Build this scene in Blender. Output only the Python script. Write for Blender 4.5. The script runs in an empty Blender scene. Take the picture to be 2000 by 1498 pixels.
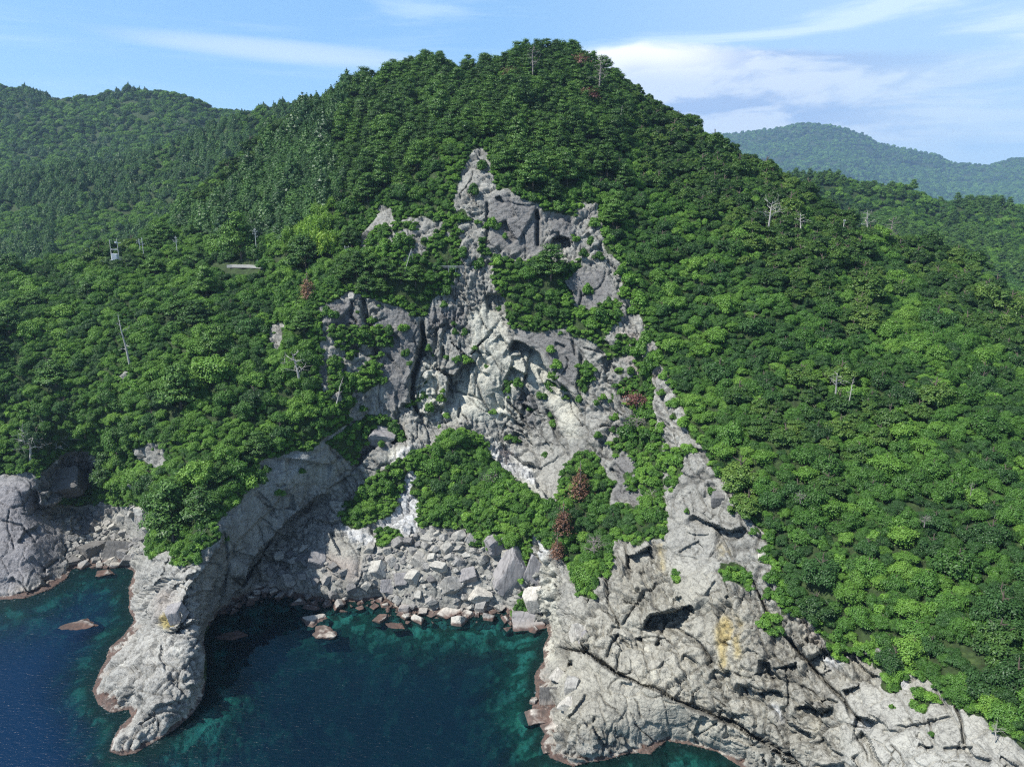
import bpy, math, random
import numpy as np
from mathutils import Vector
random.seed(7)
RNG = np.random.default_rng(7)
S = bpy.context.scene
R = math.radians
# ---------------------------------------------------------------- camera, world, sun, exposure
F = 1386.0; PITCH = R(13.5); CAMZ = 110.0
cam_d = bpy.data.cameras.new("camera"); cam = bpy.data.objects.new("camera", cam_d)
S.collection.objects.link(cam); S.camera = cam
cam.location = (0, 0, CAMZ); cam.rotation_euler = (R(90) - PITCH, 0, 0)
cam_d.sensor_width = 36; cam_d.lens = 36 * F / 2000; cam_d.clip_start = 1; cam_d.clip_end = 30000
SUN_EL, SUN_AZ = R(53), R(-111)          # azimuth measured from +Y clockwise: the sun stands left and a little behind the camera
sdir = Vector((math.sin(SUN_AZ) * math.cos(SUN_EL), math.cos(SUN_AZ) * math.cos(SUN_EL), math.sin(SUN_EL)))
sl = bpy.data.lights.new("sun", 'SUN'); so = bpy.data.objects.new("sun", sl); S.collection.objects.link(so)
sl.energy = 5.0; sl.angle = R(0.53); sl.color = (1, 0.96, 0.90)
so.rotation_euler = sdir.to_track_quat('Z', 'Y').to_euler(); so.location = (-200, 0, 400)
S.view_settings.view_transform = 'Standard'; S.view_settings.look = 'None'
S.view_settings.exposure = 0.62; S.view_settings.gamma = 1.0
cy = S.cycles
cy.max_bounces = 5; cy.diffuse_bounces = 3; cy.glossy_bounces = 2; cy.transmission_bounces = 2
cy.transparent_max_bounces = 8; cy.volume_bounces = 0
cy.use_denoising = False; cy.filter_width = 1.2; cy.caustics_reflective = False; cy.caustics_refractive = False
cy.sample_clamp_indirect = 4.0; cy.sample_clamp_direct = 12.0

class NT:                                  # small node-tree helper
    def __init__(s, tree): s.t = tree; s.n = tree.nodes; s.l = tree.links
    def new(s, typ, ins=None, **kw):
        n = s.n.new(typ)
        for k, v in kw.items(): setattr(n, k, v)
        for k, v in (ins or {}).items():
            if isinstance(v, bpy.types.NodeSocket): s.l.new(v, n.inputs[k])
            else: n.inputs[k].default_value = v
        return n
    def math(s, op, a, b=0.5, clamp=False):
        n = s.new('ShaderNodeMath', {0: a, 1: b}, operation=op, use_clamp=clamp); return n.outputs[0]
    def mix(s, fac, a, b, blend='MIX'):
        n = s.new('ShaderNodeMix', data_type='RGBA', blend_type=blend)
        for i, v in ((0, fac), (6, a), (7, b)):
            if isinstance(v, bpy.types.NodeSocket): s.l.new(v, n.inputs[i])
            else: n.inputs[i].default_value = v if i == 0 else (*v[:3], 1)
        return n.outputs[2]
    def ramp(s, fac, stops, interp='LINEAR'):
        n = s.new('ShaderNodeValToRGB', {0: fac}); r = n.color_ramp; r.interpolation = interp
        while len(r.elements) < len(stops): r.elements.new(0.5)
        for e, (p, c) in zip(r.elements, stops):
            e.position = p; e.color = (*c, 1) if len(c) == 3 else c
        return n.outputs[0]
    def noise(s, vec, scale, detail=3, rough=0.5, dist=0.0):
        return s.new('ShaderNodeTexNoise', {'Vector': vec, 'Scale': scale, 'Detail': detail, 'Roughness': rough, 'Distortion': dist}).outputs[0]
    def ss(s, v, a, b):
        n = s.new('ShaderNodeMapRange', {0: v, 1: a, 2: b, 3: 0.0, 4: 1.0}, interpolation_type='SMOOTHSTEP'); return n.outputs[0]

W = bpy.data.worlds.new("World"); S.world = W; W.use_nodes = True
w = NT(W.node_tree); bg = w.n['Background']
sky = w.new('ShaderNodeTexSky', sky_type='NISHITA'); sky.sun_disc = False
sky.sun_elevation = SUN_EL; sky.sun_rotation = SUN_AZ; sky.altitude = 100; sky.air_density = 1.0; sky.dust_density = 0.6; sky.ozone_density = 2.0
co = w.new('ShaderNodeTexCoord').outputs['Generated']
sep = w.new('ShaderNodeSeparateXYZ', {0: co})
zz = w.math('MAXIMUM', sep.outputs[2], 0.02)
u = w.math('DIVIDE', sep.outputs[0], sep.outputs[1]); v = w.math('DIVIDE', sep.outputs[2], sep.outputs[1])
fl = w.new('ShaderNodeCombineXYZ', {0: w.math('MULTIPLY', sep.outputs[0], 1.4), 1: w.math('MULTIPLY', sep.outputs[2], 13.0), 2: sep.outputs[1]}).outputs[0]
wisp = w.noise(fl, 2.3, 5, 0.55, 0.6)
wisp = w.ss(wisp, 0.42, 0.72)
el = sep.outputs[2]                        # sine of the elevation
# thin veil, stronger to the right (+X)
veil = w.math('MULTIPLY', wisp, w.math('ADD', w.ss(sep.outputs[0], -0.5, 0.5), 0.45), True)
# cumulus bank low in the right part of the sky
fl2 = w.new('ShaderNodeCombineXYZ', {0: w.math('MULTIPLY', sep.outputs[0], 3.0), 1: w.math('MULTIPLY', sep.outputs[2], 9.0), 2: 1.7}).outputs[0]
cu = w.noise(fl2, 2.6, 7, 0.55, 0.3)
topedge = w.math('SUBTRACT', w.math('ADD', .213, w.math('MULTIPLY', w.math('SUBTRACT', cu, .5), .03)), w.math('MULTIPLY', w.math('ABSOLUTE', w.math('SUBTRACT', sep.outputs[0], .16)), .10))
below = w.ss(w.math('SUBTRACT', topedge, el), 0.0, .010)
bank = w.math('MULTIPLY', below, w.ss(el, 0.0, 0.10))
bankm = w.math('MULTIPLY', w.math('MULTIPLY', bank, w.ss(sep.outputs[0], -.02, 0.07)), w.ss(sep.outputs[0], .62, .30))
lit = w.math('MULTIPLY', w.ss(w.math('SUBTRACT', topedge, el), .055, .012), w.ss(sep.outputs[0], .34, .18), True)
# smooth lens-shaped streak left of the summit
sx = w.math('DIVIDE', w.math('ADD', sep.outputs[0], 0.27), 0.20); sz = w.math('DIVIDE', w.math('ADD', w.math('SUBTRACT', el, 0.192), w.math('MULTIPLY', w.math('ADD', sep.outputs[0], 0.27), 0.03)), 0.014)
len_ = w.math('ADD', w.math('MULTIPLY', sx, sx), w.math('MULTIPLY', sz, sz))
lens = w.math('MULTIPLY', w.math('SUBTRACT', 1.0, w.ss(len_, 0.0, 1.3)), 0.75)
base = w.mix(1.0, sky.outputs[0], (0.90, 0.99, 1.10), 'MULTIPLY')
low = w.math('SUBTRACT', 1.0, w.ss(el, 0.28, 0.60))
base = w.mix(w.math('MULTIPLY', low, 0.5), base, (2.6, 5.8, 9.8))
base = w.mix(w.math('MULTIPLY', w.math('SUBTRACT', 1.0, w.ss(el, 0.0, 0.22)), 0.75), base, (3.8, 6.2, 9.0))
k1 = w.mix(w.math('ADD', w.math('MULTIPLY', w.math('MULTIPLY', veil, low), 0.62), w.math('MULTIPLY', low, w.math('MULTIPLY', w.ss(sep.outputs[0], -.1, .40), .42))), base, (6.2, 7.8, 9.2))
shade_c = w.mix(w.ss(cu, 0.44, 0.58), (3.5, 4.7, 7.0), (6.6, 7.4, 8.6))
shade_c = w.mix(lit, shade_c, (10.5, 10.4, 10.4))
k2 = w.mix(w.math('MULTIPLY', bankm, 0.95), k1, shade_c)
k3 = w.mix(lens, k2, (5.6, 6.9, 8.3))
w.l.new(k3, bg.inputs[0]); bg.inputs[1].default_value = 0.084

# ---------------------------------------------------------------- maths helpers
CP, SP = math.cos(PITCH), math.sin(PITCH)
def ray(px, py):
    b = (749.0 - np.asarray(py, float)) / F; a = (np.asarray(px, float) - 1000.0) / F
    return a, CP + b * SP, -SP + b * CP
def world(px, py, t):
    a, dy, dz = ray(px, py); return np.stack([a * t, dy * t, CAMZ + dz * t], -1)
def topx(P):                               # world -> photo coordinates (survey check)
    X, Y, Z = P[..., 0], P[..., 1], P[..., 2] - CAMZ
    t = Y * CP - Z * SP; b = Y * SP + Z * CP
    return 1000 + F * X / t, 749 - F * b / t, t
def hsh(ix, iy, iz, seed):
    h = (ix.astype(np.int64) * 73856093) ^ (iy.astype(np.int64) * 19349663) ^ (iz.astype(np.int64) * 83492791) ^ (seed * 2654435761)
    h = (h & 0xffffffff).astype(np.uint64)
    h = (h ^ (h >> np.uint64(15))) * np.uint64(2246822519) & np.uint64(0xffffffff)
    h = (h ^ (h >> np.uint64(13))) * np.uint64(3266489917) & np.uint64(0xffffffff)
    h = h ^ (h >> np.uint64(16))
    return h.astype(np.float64) / 4294967295.0
def vn(P, seed=0):
    i = np.floor(P); f = P - i; f = f * f * (3 - 2 * f); i = i.astype(np.int64); r = 0
    for dx in (0, 1):
        for dy in (0, 1):
            for dz in (0, 1):
                wgt = (f[..., 0] if dx else 1 - f[..., 0]) * (f[..., 1] if dy else 1 - f[..., 1]) * (f[..., 2] if dz else 1 - f[..., 2])
                r = r + wgt * hsh(i[..., 0] + dx, i[..., 1] + dy, i[..., 2] + dz, seed)
    return r * 2 - 1
def fbm(P, sc, oct=4, seed=0, gain=0.5):
    r = 0; a = 1; n = 0; P = P / sc
    for k in range(oct): r = r + a * vn(P, seed + k); n += a; a *= gain; P = P * 2.03 + 11.7
    return r / n
def ridged(P, sc, oct=4, seed=0):
    r = 0; a = 1; n = 0; P = P / sc
    for k in range(oct): r = r + a * (1 - 2 * np.abs(vn(P, seed + k))); n += a; a *= 0.5; P = P * 2.1 + 5.3
    return r / n
def facets(P, sc, seed=0, tilt=0.5):       # tilted random facets in Voronoi cells -> (offset, edge distance)
    Q = P / sc; i = np.floor(Q).astype(np.int64)
    d1 = np.full(Q.shape[0], 9.0); d2 = d1.copy(); out = np.zeros(Q.shape[0])
    for dx in (-1, 0, 1):
        for dy in (-1, 0, 1):
            for dz in (-1, 0, 1):
                c = i + (dx, dy, dz)
                hh = [hsh(c[:, 0], c[:, 1], c[:, 2], seed + k) for k in range(3)]
                v = np.stack([Q[:, k] - (c[:, k] + 0.1 + 0.8 * hh[k]) for k in range(3)], -1)
                d = np.abs(v).max(-1) ** 2 * .75 + .25 * (v * v).sum(-1)
                g = (hh[0] * 7.13 % 1 - .5) * v[:, 0] + (hh[1] * 9.71 % 1 - .5) * v[:, 1] + (hh[2] * 5.37 % 1 - .5) * v[:, 2]
                o = (hh[0] * 3.3 % 1) * 2 - 1 + g * 4 * tilt
                m = d < d1
                d2 = np.where(m, d1, np.minimum(d2, d)); out = np.where(m, o, out); d1 = np.where(m, d, d1)
    return out, np.sqrt(d2) - np.sqrt(d1)
def inpoly(px, py, poly):
    r = np.zeros(px.shape, bool); x0, y0 = poly[-1]
    for x1, y1 in poly:
        if y0 != y1:
            c = ((y1 > py) != (y0 > py)) & (px < (x0 - x1) * (py - y1) / (y0 - y1) + x1); r ^= c
        x0, y0 = x1, y1
    return r
def pdist(px, py, line, closed=False):     # distance to a polyline, sign (+ = right of it), arc position 0..1
    pts = list(line) + ([line[0]] if closed else [])
    L = [math.dist(a, b) for a, b in zip(pts, pts[1:])]; tot = sum(L); acc = 0
    best = np.full(px.shape, 1e9); side = np.zeros(px.shape); arc = np.zeros(px.shape)
    for (a, b, l) in zip(pts, pts[1:], L):
        if l == 0: continue
        ux, uy = (b[0] - a[0]) / l, (b[1] - a[1]) / l
        q = np.clip((px - a[0]) * ux + (py - a[1]) * uy, 0, l)
        ex, ey = px - a[0] - ux * q, py - a[1] - uy * q; d = np.hypot(ex, ey); m = d < best
        side = np.where(m, np.sign(ux * ey - uy * ex), side); arc = np.where(m, (acc + q) / tot, arc); best = np.where(m, d, best); acc += l
    return best, side, arc
def sst(x, a, b):
    q = np.clip((x - a) / (b - a), 0, 1); return q * q * (3 - 2 * q)
def A2(pts): return [(620 + x * .2003, 520 + y * .2003) for x, y in pts]
def B2(pts): return [(920 + x * .2003, 560 + y * .2003) for x, y in pts]
def C2(pts): return [(600 + x * .35, 240 + y * .35) for x, y in pts]
def C3(pts): return [(600 + x * .35, 740 + y * .35) for x, y in pts]
def C4(pts): return [(x * .35, 740 + y * .35) for x, y in pts]
def C5(pts): return [(1000 + x * .5, 1000 + y * .5) for x, y in pts]
def C6(pts): return [(x * .5, 1000 + y * .5) for x, y in pts]
def D3(pts): return [(1040 + x * .2203, 1000 + y * .2203) for x, y in pts]
def D4(pts): return [(1400 + x * .25, 1150 + y * .25) for x, y in pts]

# ---------------------------------------------------------------- survey of the site (photo coordinates with a distance or height)
COAST = [(-600,1215),(0,1172),(50,1168),(100,1150),(130,1130),(140,1112),(165,1105),(200,1112),(235,1105),(262,1115),(250,1150),(252,1190),(262,1212),(240,1240),(215,1262),(205,1290),(190,1320),(180,1345),(190,1375),(215,1392),(250,1386),(254,1398),(232,1420),(220,1445),(214,1468),(240,1476),(265,1471),(300,1450),(340,1425),(375,1395),(395,1365),(402,1330),(403,1290),(400,1250),(412,1215),(430,1195),(470,1172),(490,1160),(530,1155),(600,1170),(650,1176),(700,1176),(735,1170),(760,1182),(800,1198),(850,1196),(900,1200),(950,1201),(985,1192),(1000,1212),(1040,1225),(1065,1222),(1070,1240),(1062,1262),(1060,1290),(1042,1320),(1046,1350),(1038,1385),(1062,1390),(1070,1420),(1055,1450),(1075,1480),(1120,1497),(1150,1488),(1180,1485),(1230,1470),(1270,1474),(1300,1447),(1350,1455),(1400,1468),(1450,1500),(1520,1540),(1620,1640),(1750,1800)]
LAND = COAST + [(2800,1800),(2800,-100),(-600,-100)]
ZP = [ # px, py, z
 (60,1080,9),(0,1080,10),(-250,1080,12),(60,960,23),(0,940,25),(-250,930,28),(100,1000,14),(120,1050,7),(200,1050,4),(160,1010,7),(240,1030,6),(270,1060,6),
 (230,1445,3),(290,1350,6),(230,1350,4),(350,1330,7),(300,1250,8.5),(345,1185,18),(430,1032,31),(290,1180,10),(280,1120,13),(300,1090,18),(355,1380,3.5),(270,1420,4),
 (430,1060,27.5),(415,1085,25),(400,1105,22.5),(385,1125,21),(370,1145,20),(357,1165,19),(352,1205,15),(385,1210,14),(391,1235,11),(396,1262,9),(397,1290,7.5),(391,1330,5.5),(374,1365,3.2),(340,1398,2.6),(300,1428,2.2),(300,1205,9.5),(320,1160,12.5),(300,1290,8.5),(250,1330,7),(340,1290,8.5),(260,1370,4),(300,1380,5.5),(440,1110,15),(425,1150,9),(540,1110,5),(600,1120,7),(650,1150,4),(700,1120,9),(850,1120,10),(880,1040,17),(960,1100,11),(750,1050,14),(640,1050,14),(1020,1130,10),(1040,1080,16),(1000,1180,4),
 (890,850,40),(800,930,29),(700,980,20),(680,1030,15),(740,900,34),(1000,960,29),(1080,1000,26),(1100,1060,22),(800,880,37),
 (1120,1200,12),(1130,1300,9),(1100,1250,7),(1120,1400,7),(1200,1330,10),(1300,1380,9),(1200,1420,6),(1150,1130,18),(1200,1200,17),(1400,1430,7),(1500,1480,6),(1100,1450,3)]
YP = [ # px, py, Y (forward distance)
 (480,1080,189),(520,1000,195),(560,940,199),(600,900,203),(560,1050,206),(600,985,211),(640,950,213),(430,1140,178),(470,1130,186),
 (430,980,182),(350,950,187),(300,870,205),(560,870,204),(640,800,211),(200,800,222),(80,850,226),(170,900,238),(170,960,238),(100,700,243),(0,600,262),(-250,600,275),(0,800,235),(-250,800,240),(250,560,272),(480,528,284),(220,525,290),(640,600,237),(700,480,262),(550,400,312),(330,440,350),(500,450,305),(430,340,375),(600,250,362),(590,215,385),(500,280,385),(450,320,380),(330,415,372),(200,490,330),(100,500,330),(0,540,320),(-250,560,330),(400,650,238),(300,700,232),(420,780,215),(560,700,225),
 (700,130+22,395),(800,115,400),(850,110,400),(920,125,390),(1000,95,380),(1060,85,378),(1130,90,378),(1220,155,372),(1300,215,362),(1400,275,345),(1480,330,330),(1560,370,318),(1640,430,305),(1750,470,305),(1850,500,300),(2000,600,260),(2250,680,240),
 (1000,200,322),(850,250,318),(700,250,345),(750,350,290),(900,300,276),(940,310,272),(930,430,257),(860,420,262),(760,440,258),(1000,300,280),(1100,350,275),(1000,400,254),(1005,490,247),(1045,400,256),(1090,500,245),(1150,420,256),(1180,500,243),(900,525,246),(1000,540,243),(1080,560,236),(800,525,246),(700,540,248),
 (840,600,243),(750,600,242),(660,600,237),(690,700,231),(720,800,226),(760,850,224),(780,740,231),(850,700,236),(900,600,242),(950,600,241),(1050,640,232),(1150,640,226),(1150,600,231),(900,750,233),(1000,750,229),(1080,760,224),(1150,780,217),(950,840,229),(1050,880,219),(1050,930,212),(1120,900,205),(1150,850,209),(870,835,230),(1000,900,222),
 (1200,720,216),(1240,640,222),(1180,950,196),(1220,900,198),(1230,960,190),(1250,800,206),(1300,800,196),(1330,880,181),(1300,1000,172),(1200,1050,178),(1130,1060,184),(1250,1100,163),(1350,1050,160),(1400,980,166),(1450,1080,150),(1350,1200,144),(1250,1250,148),(1450,1200,138),(1530,1200,134),(1400,1320,132),(1550,1330,124),(1650,1270,125),(1750,1320,115),(1700,1400,109),(1600,1430,114),(1850,1380,105),(1900,1460,96),(1800,1480,98),(2000,1480,90),(2200,1500,80),(1600,1500,110),(1700,1600,98),(2000,1650,78),
 (1300,300,325),(1200,250,325),(1300,400,275),(1400,400,275),(1500,450,262),(1600,500,250),(1400,500,248),(1300,550,240),(1500,600,222),(1650,600,225),(1400,700,208),(1300,700,212),(1550,750,192),(1700,800,182),(1850,650,212),(1850,800,180),(2000,800,175),(2200,850,160),(1500,900,165),(1450,980,160),(1700,950,155),(1600,1100,140),(1850,950,152),(2000,950,150),(2200,1000,140),(1750,1100,136),(1900,1150,125),(2000,1200,116),(1700,1200,127),(1900,1300,108),(2000,1350,100),(2200,1350,90)]
cp = []
for x, y in COAST[::1]:
    a, dy, dz = ray(x, y); cp.append((x, y, float(-CAMZ / dz)))
for x, y, z in ZP:
    a, dy, dz = ray(x, y); cp.append((x, y, float((z - CAMZ) / dz)))
for x, y, Y in YP:
    a, dy, dz = ray(x, y); cp.append((x, y, float(Y / dy)))
cp = np.array(cp); n = len(cp)
D = np.hypot(cp[:, None, 0] - cp[None, :, 0], cp[:, None, 1] - cp[None, :, 1]) / 500
A = np.zeros((n + 3, n + 3)); A[:n, :n] = D - np.eye(n) * 0.004
Pm = np.stack([np.ones(n), cp[:, 0] / 1000, cp[:, 1] / 1000], -1); A[:n, n:] = Pm; A[n:, :n] = Pm.T
rhs = np.concatenate([np.log(cp[:, 2]), np.zeros(3)]); cf = np.linalg.solve(A, rhs)
# ground silhouette of the main mass (tree tops stand above it)
SIL = [(-600,585),(0,545),(100,505),(200,495),(260,480),(330,425),(450,330),(540,250),(600,215),(680,176),(740,160),(800,131),(850,125),(900,146),(940,138),(980,128),(1040,104),(1090,100),(1130,107),(1155,130),(1220,162),(1300,217),(1400,272),(1500,332),(1560,365),(1640,430),(1700,465),(1780,470),(1870,500),(1950,560),(2020,610),(2800,800)]
STEP = 2.0
gx = np.arange(-320, 2480 + 1, STEP); gy = np.arange(24, 1740, STEP)
cgx = np.arange(-328, 2496, 8.0); cgy = np.arange(16, 1752, 8.0)
CX, CY = np.meshgrid(cgx, cgy)
def rbf(x, y):
    r = cf[n] + cf[n + 1] * x / 1000 + cf[n + 2] * y / 1000
    for k in range(n): r = r + cf[k] * np.hypot(x - cp[k, 0], y - cp[k, 1]) / 500
    return r
CL = rbf(CX, CY)
for _ in range(2):                         # light smoothing of the coarse survey surface
    CL[1:-1, 1:-1] = CL[1:-1, 1:-1] * .5 + (CL[:-2, 1:-1] + CL[2:, 1:-1] + CL[1:-1, :-2] + CL[1:-1, 2:]) * .125
def bil(x, y, G=CL):
    fx = np.clip((x - cgx[0]) / 8, 0, len(cgx) - 1.001); fy = np.clip((y - cgy[0]) / 8, 0, len(cgy) - 1.001)
    ix = fx.astype(int); iy = fy.astype(int); fx = fx - ix; fy = fy - iy
    return G[iy, ix] * (1 - fx) * (1 - fy) + G[iy, ix + 1] * fx * (1 - fy) + G[iy + 1, ix] * (1 - fx) * fy + G[iy + 1, ix + 1] * fx * fy
GX, GY = np.meshgrid(gx, gy); NY, NX = GX.shape
silx, sily = zip(*SIL)
SILY = np.interp(GX, silx, sily)
jit = fbm(np.stack([GX, GX * 0, GX * 0], -1)[0], 60, 3, 5) * 6
SILY = SILY + jit[None, :]
EY = np.maximum(GY, SILY); OVER = np.maximum(SILY - GY, 0)
LT = bil(GX, EY); T = np.exp(LT)
# shore distance
cd, _, _ = pdist(CX, CY, COAST); cland = inpoly(CX, CY, LAND); CSD = np.where(cland, cd, -cd)
SD = bil(GX, GY, CSD)
fine = (SD < 40) & (SD > -40) & (GY > 1080)
dd, _, _ = pdist(GX[fine], GY[fine], COAST); SD[fine] = np.where(inpoly(GX[fine], GY[fine], LAND), dd, -dd)
LANDM = SD > 0
a_, dy_, dz_ = ray(GX, EY)
tsea = np.where(dz_ < -0.2, -CAMZ / np.minimum(dz_, -0.2), 1e9)
nearw = sst(SD, 0, 14)
zl = CAMZ + dz_ * T
T = np.where(LANDM & (SD < 14) & (GY > 1080), T * nearw + np.minimum(tsea, 400) * (1 - nearw) * 0.999, T)
T = np.where(LANDM, np.minimum(T, tsea * 0.9995), T)
dep = 0.15 + np.clip(-SD, 0, 400) * 0.045
tbed = np.where(dz_ < -0.2, -(CAMZ + dep) / np.minimum(dz_, -0.2), 400)
T = np.where(LANDM, T, tbed)

# ---------------------------------------------------------------- rock and vegetation outlines
ROCK = [
 [(628,600),(668,585),(690,568),(720,585),(770,600),(800,612),(828,625),(838,600),(860,575),(890,550),(905,530),(940,522),(962,560),(985,580),(985,610),(1000,640),(1050,650),(1110,635),(1130,660),(1170,670),(1195,650),(1205,585),(1240,590),(1262,650),(1285,690),(1300,730),(1318,770),(1335,800),(1345,850),(1365,868),(1395,920),(1425,950),(1440,990),(1490,1040),(1510,1120),(1530,1190),(1570,1200),(1610,1245),(1650,1275),(1720,1265),(1750,1310),(1810,1325),(1850,1370),(1910,1400),(1960,1440),(2010,1465),(2800,1700),(2800,1800),(1000,1800),(1000,1220),(1040,1040),(1000,1080),(1040,1240),(400,1220),(402,1480),(100,1500),(180,1330),(265,1120),(275,1105),(310,1085),(350,1075),(395,1040),(432,1020),(445,1000),(500,945),(512,900),(600,880),(640,850),(690,830),(680,790),(632,780),(625,720),(630,690),(626,650)],
 [(915,300),(935,288),(955,305),(968,380),(958,450),(935,480),(900,522),(885,485),(855,475),(845,440),(880,425),(892,370),(900,330)],
 [(955,380),(985,368),(1020,385),(1058,400),(1064,500),(1010,512),(950,490),(945,430)],
 [(1064,410),(1115,425),(1135,470),(1125,515),(1080,520),(1058,490)],
 [(1118,395),(1168,400),(1185,490),(1212,515),(1215,560),(1205,595),(1170,622),(1145,612),(1120,595),(1102,552),(1135,520),(1125,470)],
 [(700,490),(708,455),(718,428),(742,400),(762,405),(765,452),(742,440),(722,455),(712,480)],
 [(760,430),(800,420),(850,425),(868,480),(830,490),(790,515),(765,485)],
 [(525,650),(538,632),(558,628),(548,690),(530,680)],
 [(260,875),(290,865),(318,872),(322,915),(300,920),(268,895)],
 [(-600,930),(0,930),(60,925),(82,945),(80,925),(120,890),(175,880),(200,905),(180,930),(150,965),(100,985),(190,985),(235,990),(285,985),(290,1110),(262,1240),(100,1300),(-600,1300)],
 [(228,745),(236,725),(250,722),(248,742)],
 [(890,520),(930,490),(960,500),(965,560),(900,560)],
]
VEG = [
 [(665,1010),(680,985),(700,960),(730,932),(762,905),(800,893),(850,862),(885,842),(920,845),(945,858),(955,890),(1000,948),(1040,972),(1080,980),(1105,1000),(1085,1060),(1060,1075),(1040,1040),(1000,1078),(960,1048),(900,1036),(830,1028),(790,1040),(760,1062),(738,1072),(735,1045),(745,1010),(725,1022),(705,1035),(670,1032)],
 [(1100,925),(1125,880),(1160,885),(1175,920),(1195,940),(1190,985),(1240,990),(1300,975),(1302,1050),(1250,1060),(1200,1050),(1195,1115),(1165,1130),(1158,1172),(1130,1160),(1110,1110),(1085,1070),(1080,1020)],
 [(1238,800),(1262,830),(1285,850),(1292,960),(1300,985),(1252,980),(1245,905),(1212,875),(1215,835)],
 [(715,712),(735,698),(745,720),(740,748),(705,768),(690,735)],
 D3([(1675,450),(1800,440),(1880,500),(1940,570),(1900,690),(1800,640),(1680,550)]),
 [(1470,1212),(1495,1200),(1520,1202),(1528,1235),(1510,1245)],
 [(655,850),(690,835),(720,812),(755,812),(790,845),(785,860),(740,850),(705,872),(690,910),(665,885),(640,870)],
 [(760,560),(840,560),(838,618),(815,615),(790,598),(765,600),(740,570)],
 [(640,635),(700,640),(745,650),(772,665),(768,678),(720,672),(690,665),(655,668)],
 D3([(1230,520),(1310,560),(1300,630),(1220,620)]),
 [(990,590),(1010,560),(1060,570),(1100,590),(1150,610),(1200,590),(1200,640),(1170,660),(1130,655),(1100,630),(1060,645),(1010,635)],
 [(1128,712),(1162,716),(1155,745),(1132,768)],
 [(300,1050),(340,1040),(420,1030),(430,1050),(400,1075),(375,1105),(335,1108),(340,1080)],
 [(180,985),(215,880),(240,905),(262,915),(285,960),(285,990),(235,985),(200,975)],
 [(640,690),(668,700),(662,760),(640,790),(640,720)],
 [(860,425),(905,405),(920,430),(890,440),(872,455)],
 [(925,1040),(985,1050),(975,1080),(920,1066)],
]
WHITE = [[(800,915),(825,935),(800,955),(818,985),(812,1035),(790,1045),(770,1030),(745,1040),(735,1020),(770,1000),(785,960)]]
wpx = GX + 9 * fbm(np.stack([GX, GY, GX * 0], -1), 26, 4, 31); wpy = GY + 9 * fbm(np.stack([GX, GY, GX * 0], -1), 26, 4, 41)
rock = np.zeros(GX.shape, bool)
for p in ROCK: rock |= inpoly(wpx, wpy, p)
for p in VEG: rock &= ~inpoly(wpx, wpy, p)
for p in WHITE: rock |= inpoly(wpx, wpy, p)
PARTV = [[(1195,640),(1290,690),(1335,780),(1345,860),(1300,1000),(1230,960),(1185,860),(1190,700)], [(690,400),(900,420),(900,530),(760,540),(690,500)], [(640,630),(750,640),(720,870),(640,880),(600,830)], [(1130,600),(1210,590),(1210,700),(1130,700)], [(1480,1040),(1560,1180),(1700,1270),(1900,1400),(1880,1440),(1650,1300),(1500,1180),(1450,1060)]]
pn_ = fbm(np.stack([GX, GY, GX * 0], -1), 34, 4, 51)
for p, th_ in zip(PARTV, (-.10, -.08, -.26, -.10, -.22)): rock &= ~(inpoly(GX, GY, p) & (pn_ < th_))
RUBBLE = [[(520,1140),(545,1085),(600,1060),(640,1100),(700,1130),(720,1090),(700,1060),(760,1070),(830,1032),(900,1042),(960,1055),(1000,1085),(985,1120),(985,1200),(850,1215),(700,1190),(530,1170)],
          [(125,985),(200,985),(285,985),(290,1060),(245,1110),(150,1115),(135,1060)]]
HEADP = [(180,1330),(265,1110),(330,1080),(430,1030),(400,1250),(402,1330),(380,1400),(270,1475),(200,1480)]
SMOOTH = [A2([(1480,480),(1560,330),(1800,460),(1850,700),(1880,900),(1960,1100),(1850,1500),(1300,1500),(1290,1300),(1450,950),(1480,800)]),
          B2([(370,650),(660,640),(780,850),(1000,1100),(1050,1450),(950,1500),(700,1050),(350,780)]),
          [(-300,920),(80,930),(90,985),(130,1040),(130,1110),(0,1172),(-300,1200)],
          [(957,385),(985,378),(1058,400),(1058,500),(955,480)], 
          A2([(650,400),(940,420),(980,640),(960,800),(920,1000),(880,1300),(700,1440),(620,1000),(560,620)]),
          B2([(380,420),(680,370),(1050,480),(1060,700),(1040,900),(940,980),(760,780),(650,620),(450,520)]),
          D3([(1200,0),(1500,60),(1650,300),(1600,800),(1250,780),(1150,400)]),
          [(1060,1270),(1170,1290),(1400,1420),(1500,1480),(1300,1460),(1100,1400)],
          [(440,1010),(510,940),(600,880),(660,920),(590,980),(480,1100),(430,1180)],
          [(1640,1330),(1850,1370),(2200,1560),(2200,1800),(1740,1800),(1640,1480)],
          [(600,1060),(660,1050),(700,1080),(705,1130),(650,1150),(600,1110)],
          [(1064,415),(1110,425),(1125,470),(1075,470)], [(1110,530),(1180,520),(1200,560),(1170,615),(1120,595)], [(1195,880),(1250,900),(1250,975),(1190,980)], [(1060,880),(1110,900),(1100,960),(1050,930)]]
smooth = np.zeros(GX.shape)
for p in SMOOTH: smooth = np.maximum(smooth, inpoly(wpx, wpy, p) * 1.0)
rub = np.zeros(GX.shape, bool)
for p in RUBBLE: rub |= inpoly(GX, GY, p)

def blur(M, k=3, it=2):
    for _ in range(it):
        for ax in (0, 1):
            c = np.cumsum(np.pad(M, [(k + 1, k) if q == ax else (0, 0) for q in (0, 1)], mode='edge'), axis=ax)
            M = (np.take(c, range(2 * k + 1, c.shape[ax]), ax) - np.take(c, range(0, c.shape[ax] - 2 * k - 1), ax)) / (2 * k + 1)
    return M
rockf = blur(rock.astype(float), 2, 1); smooth = blur(smooth, 3, 2); rubf = blur(rub.astype(float), 2, 2)

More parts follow.
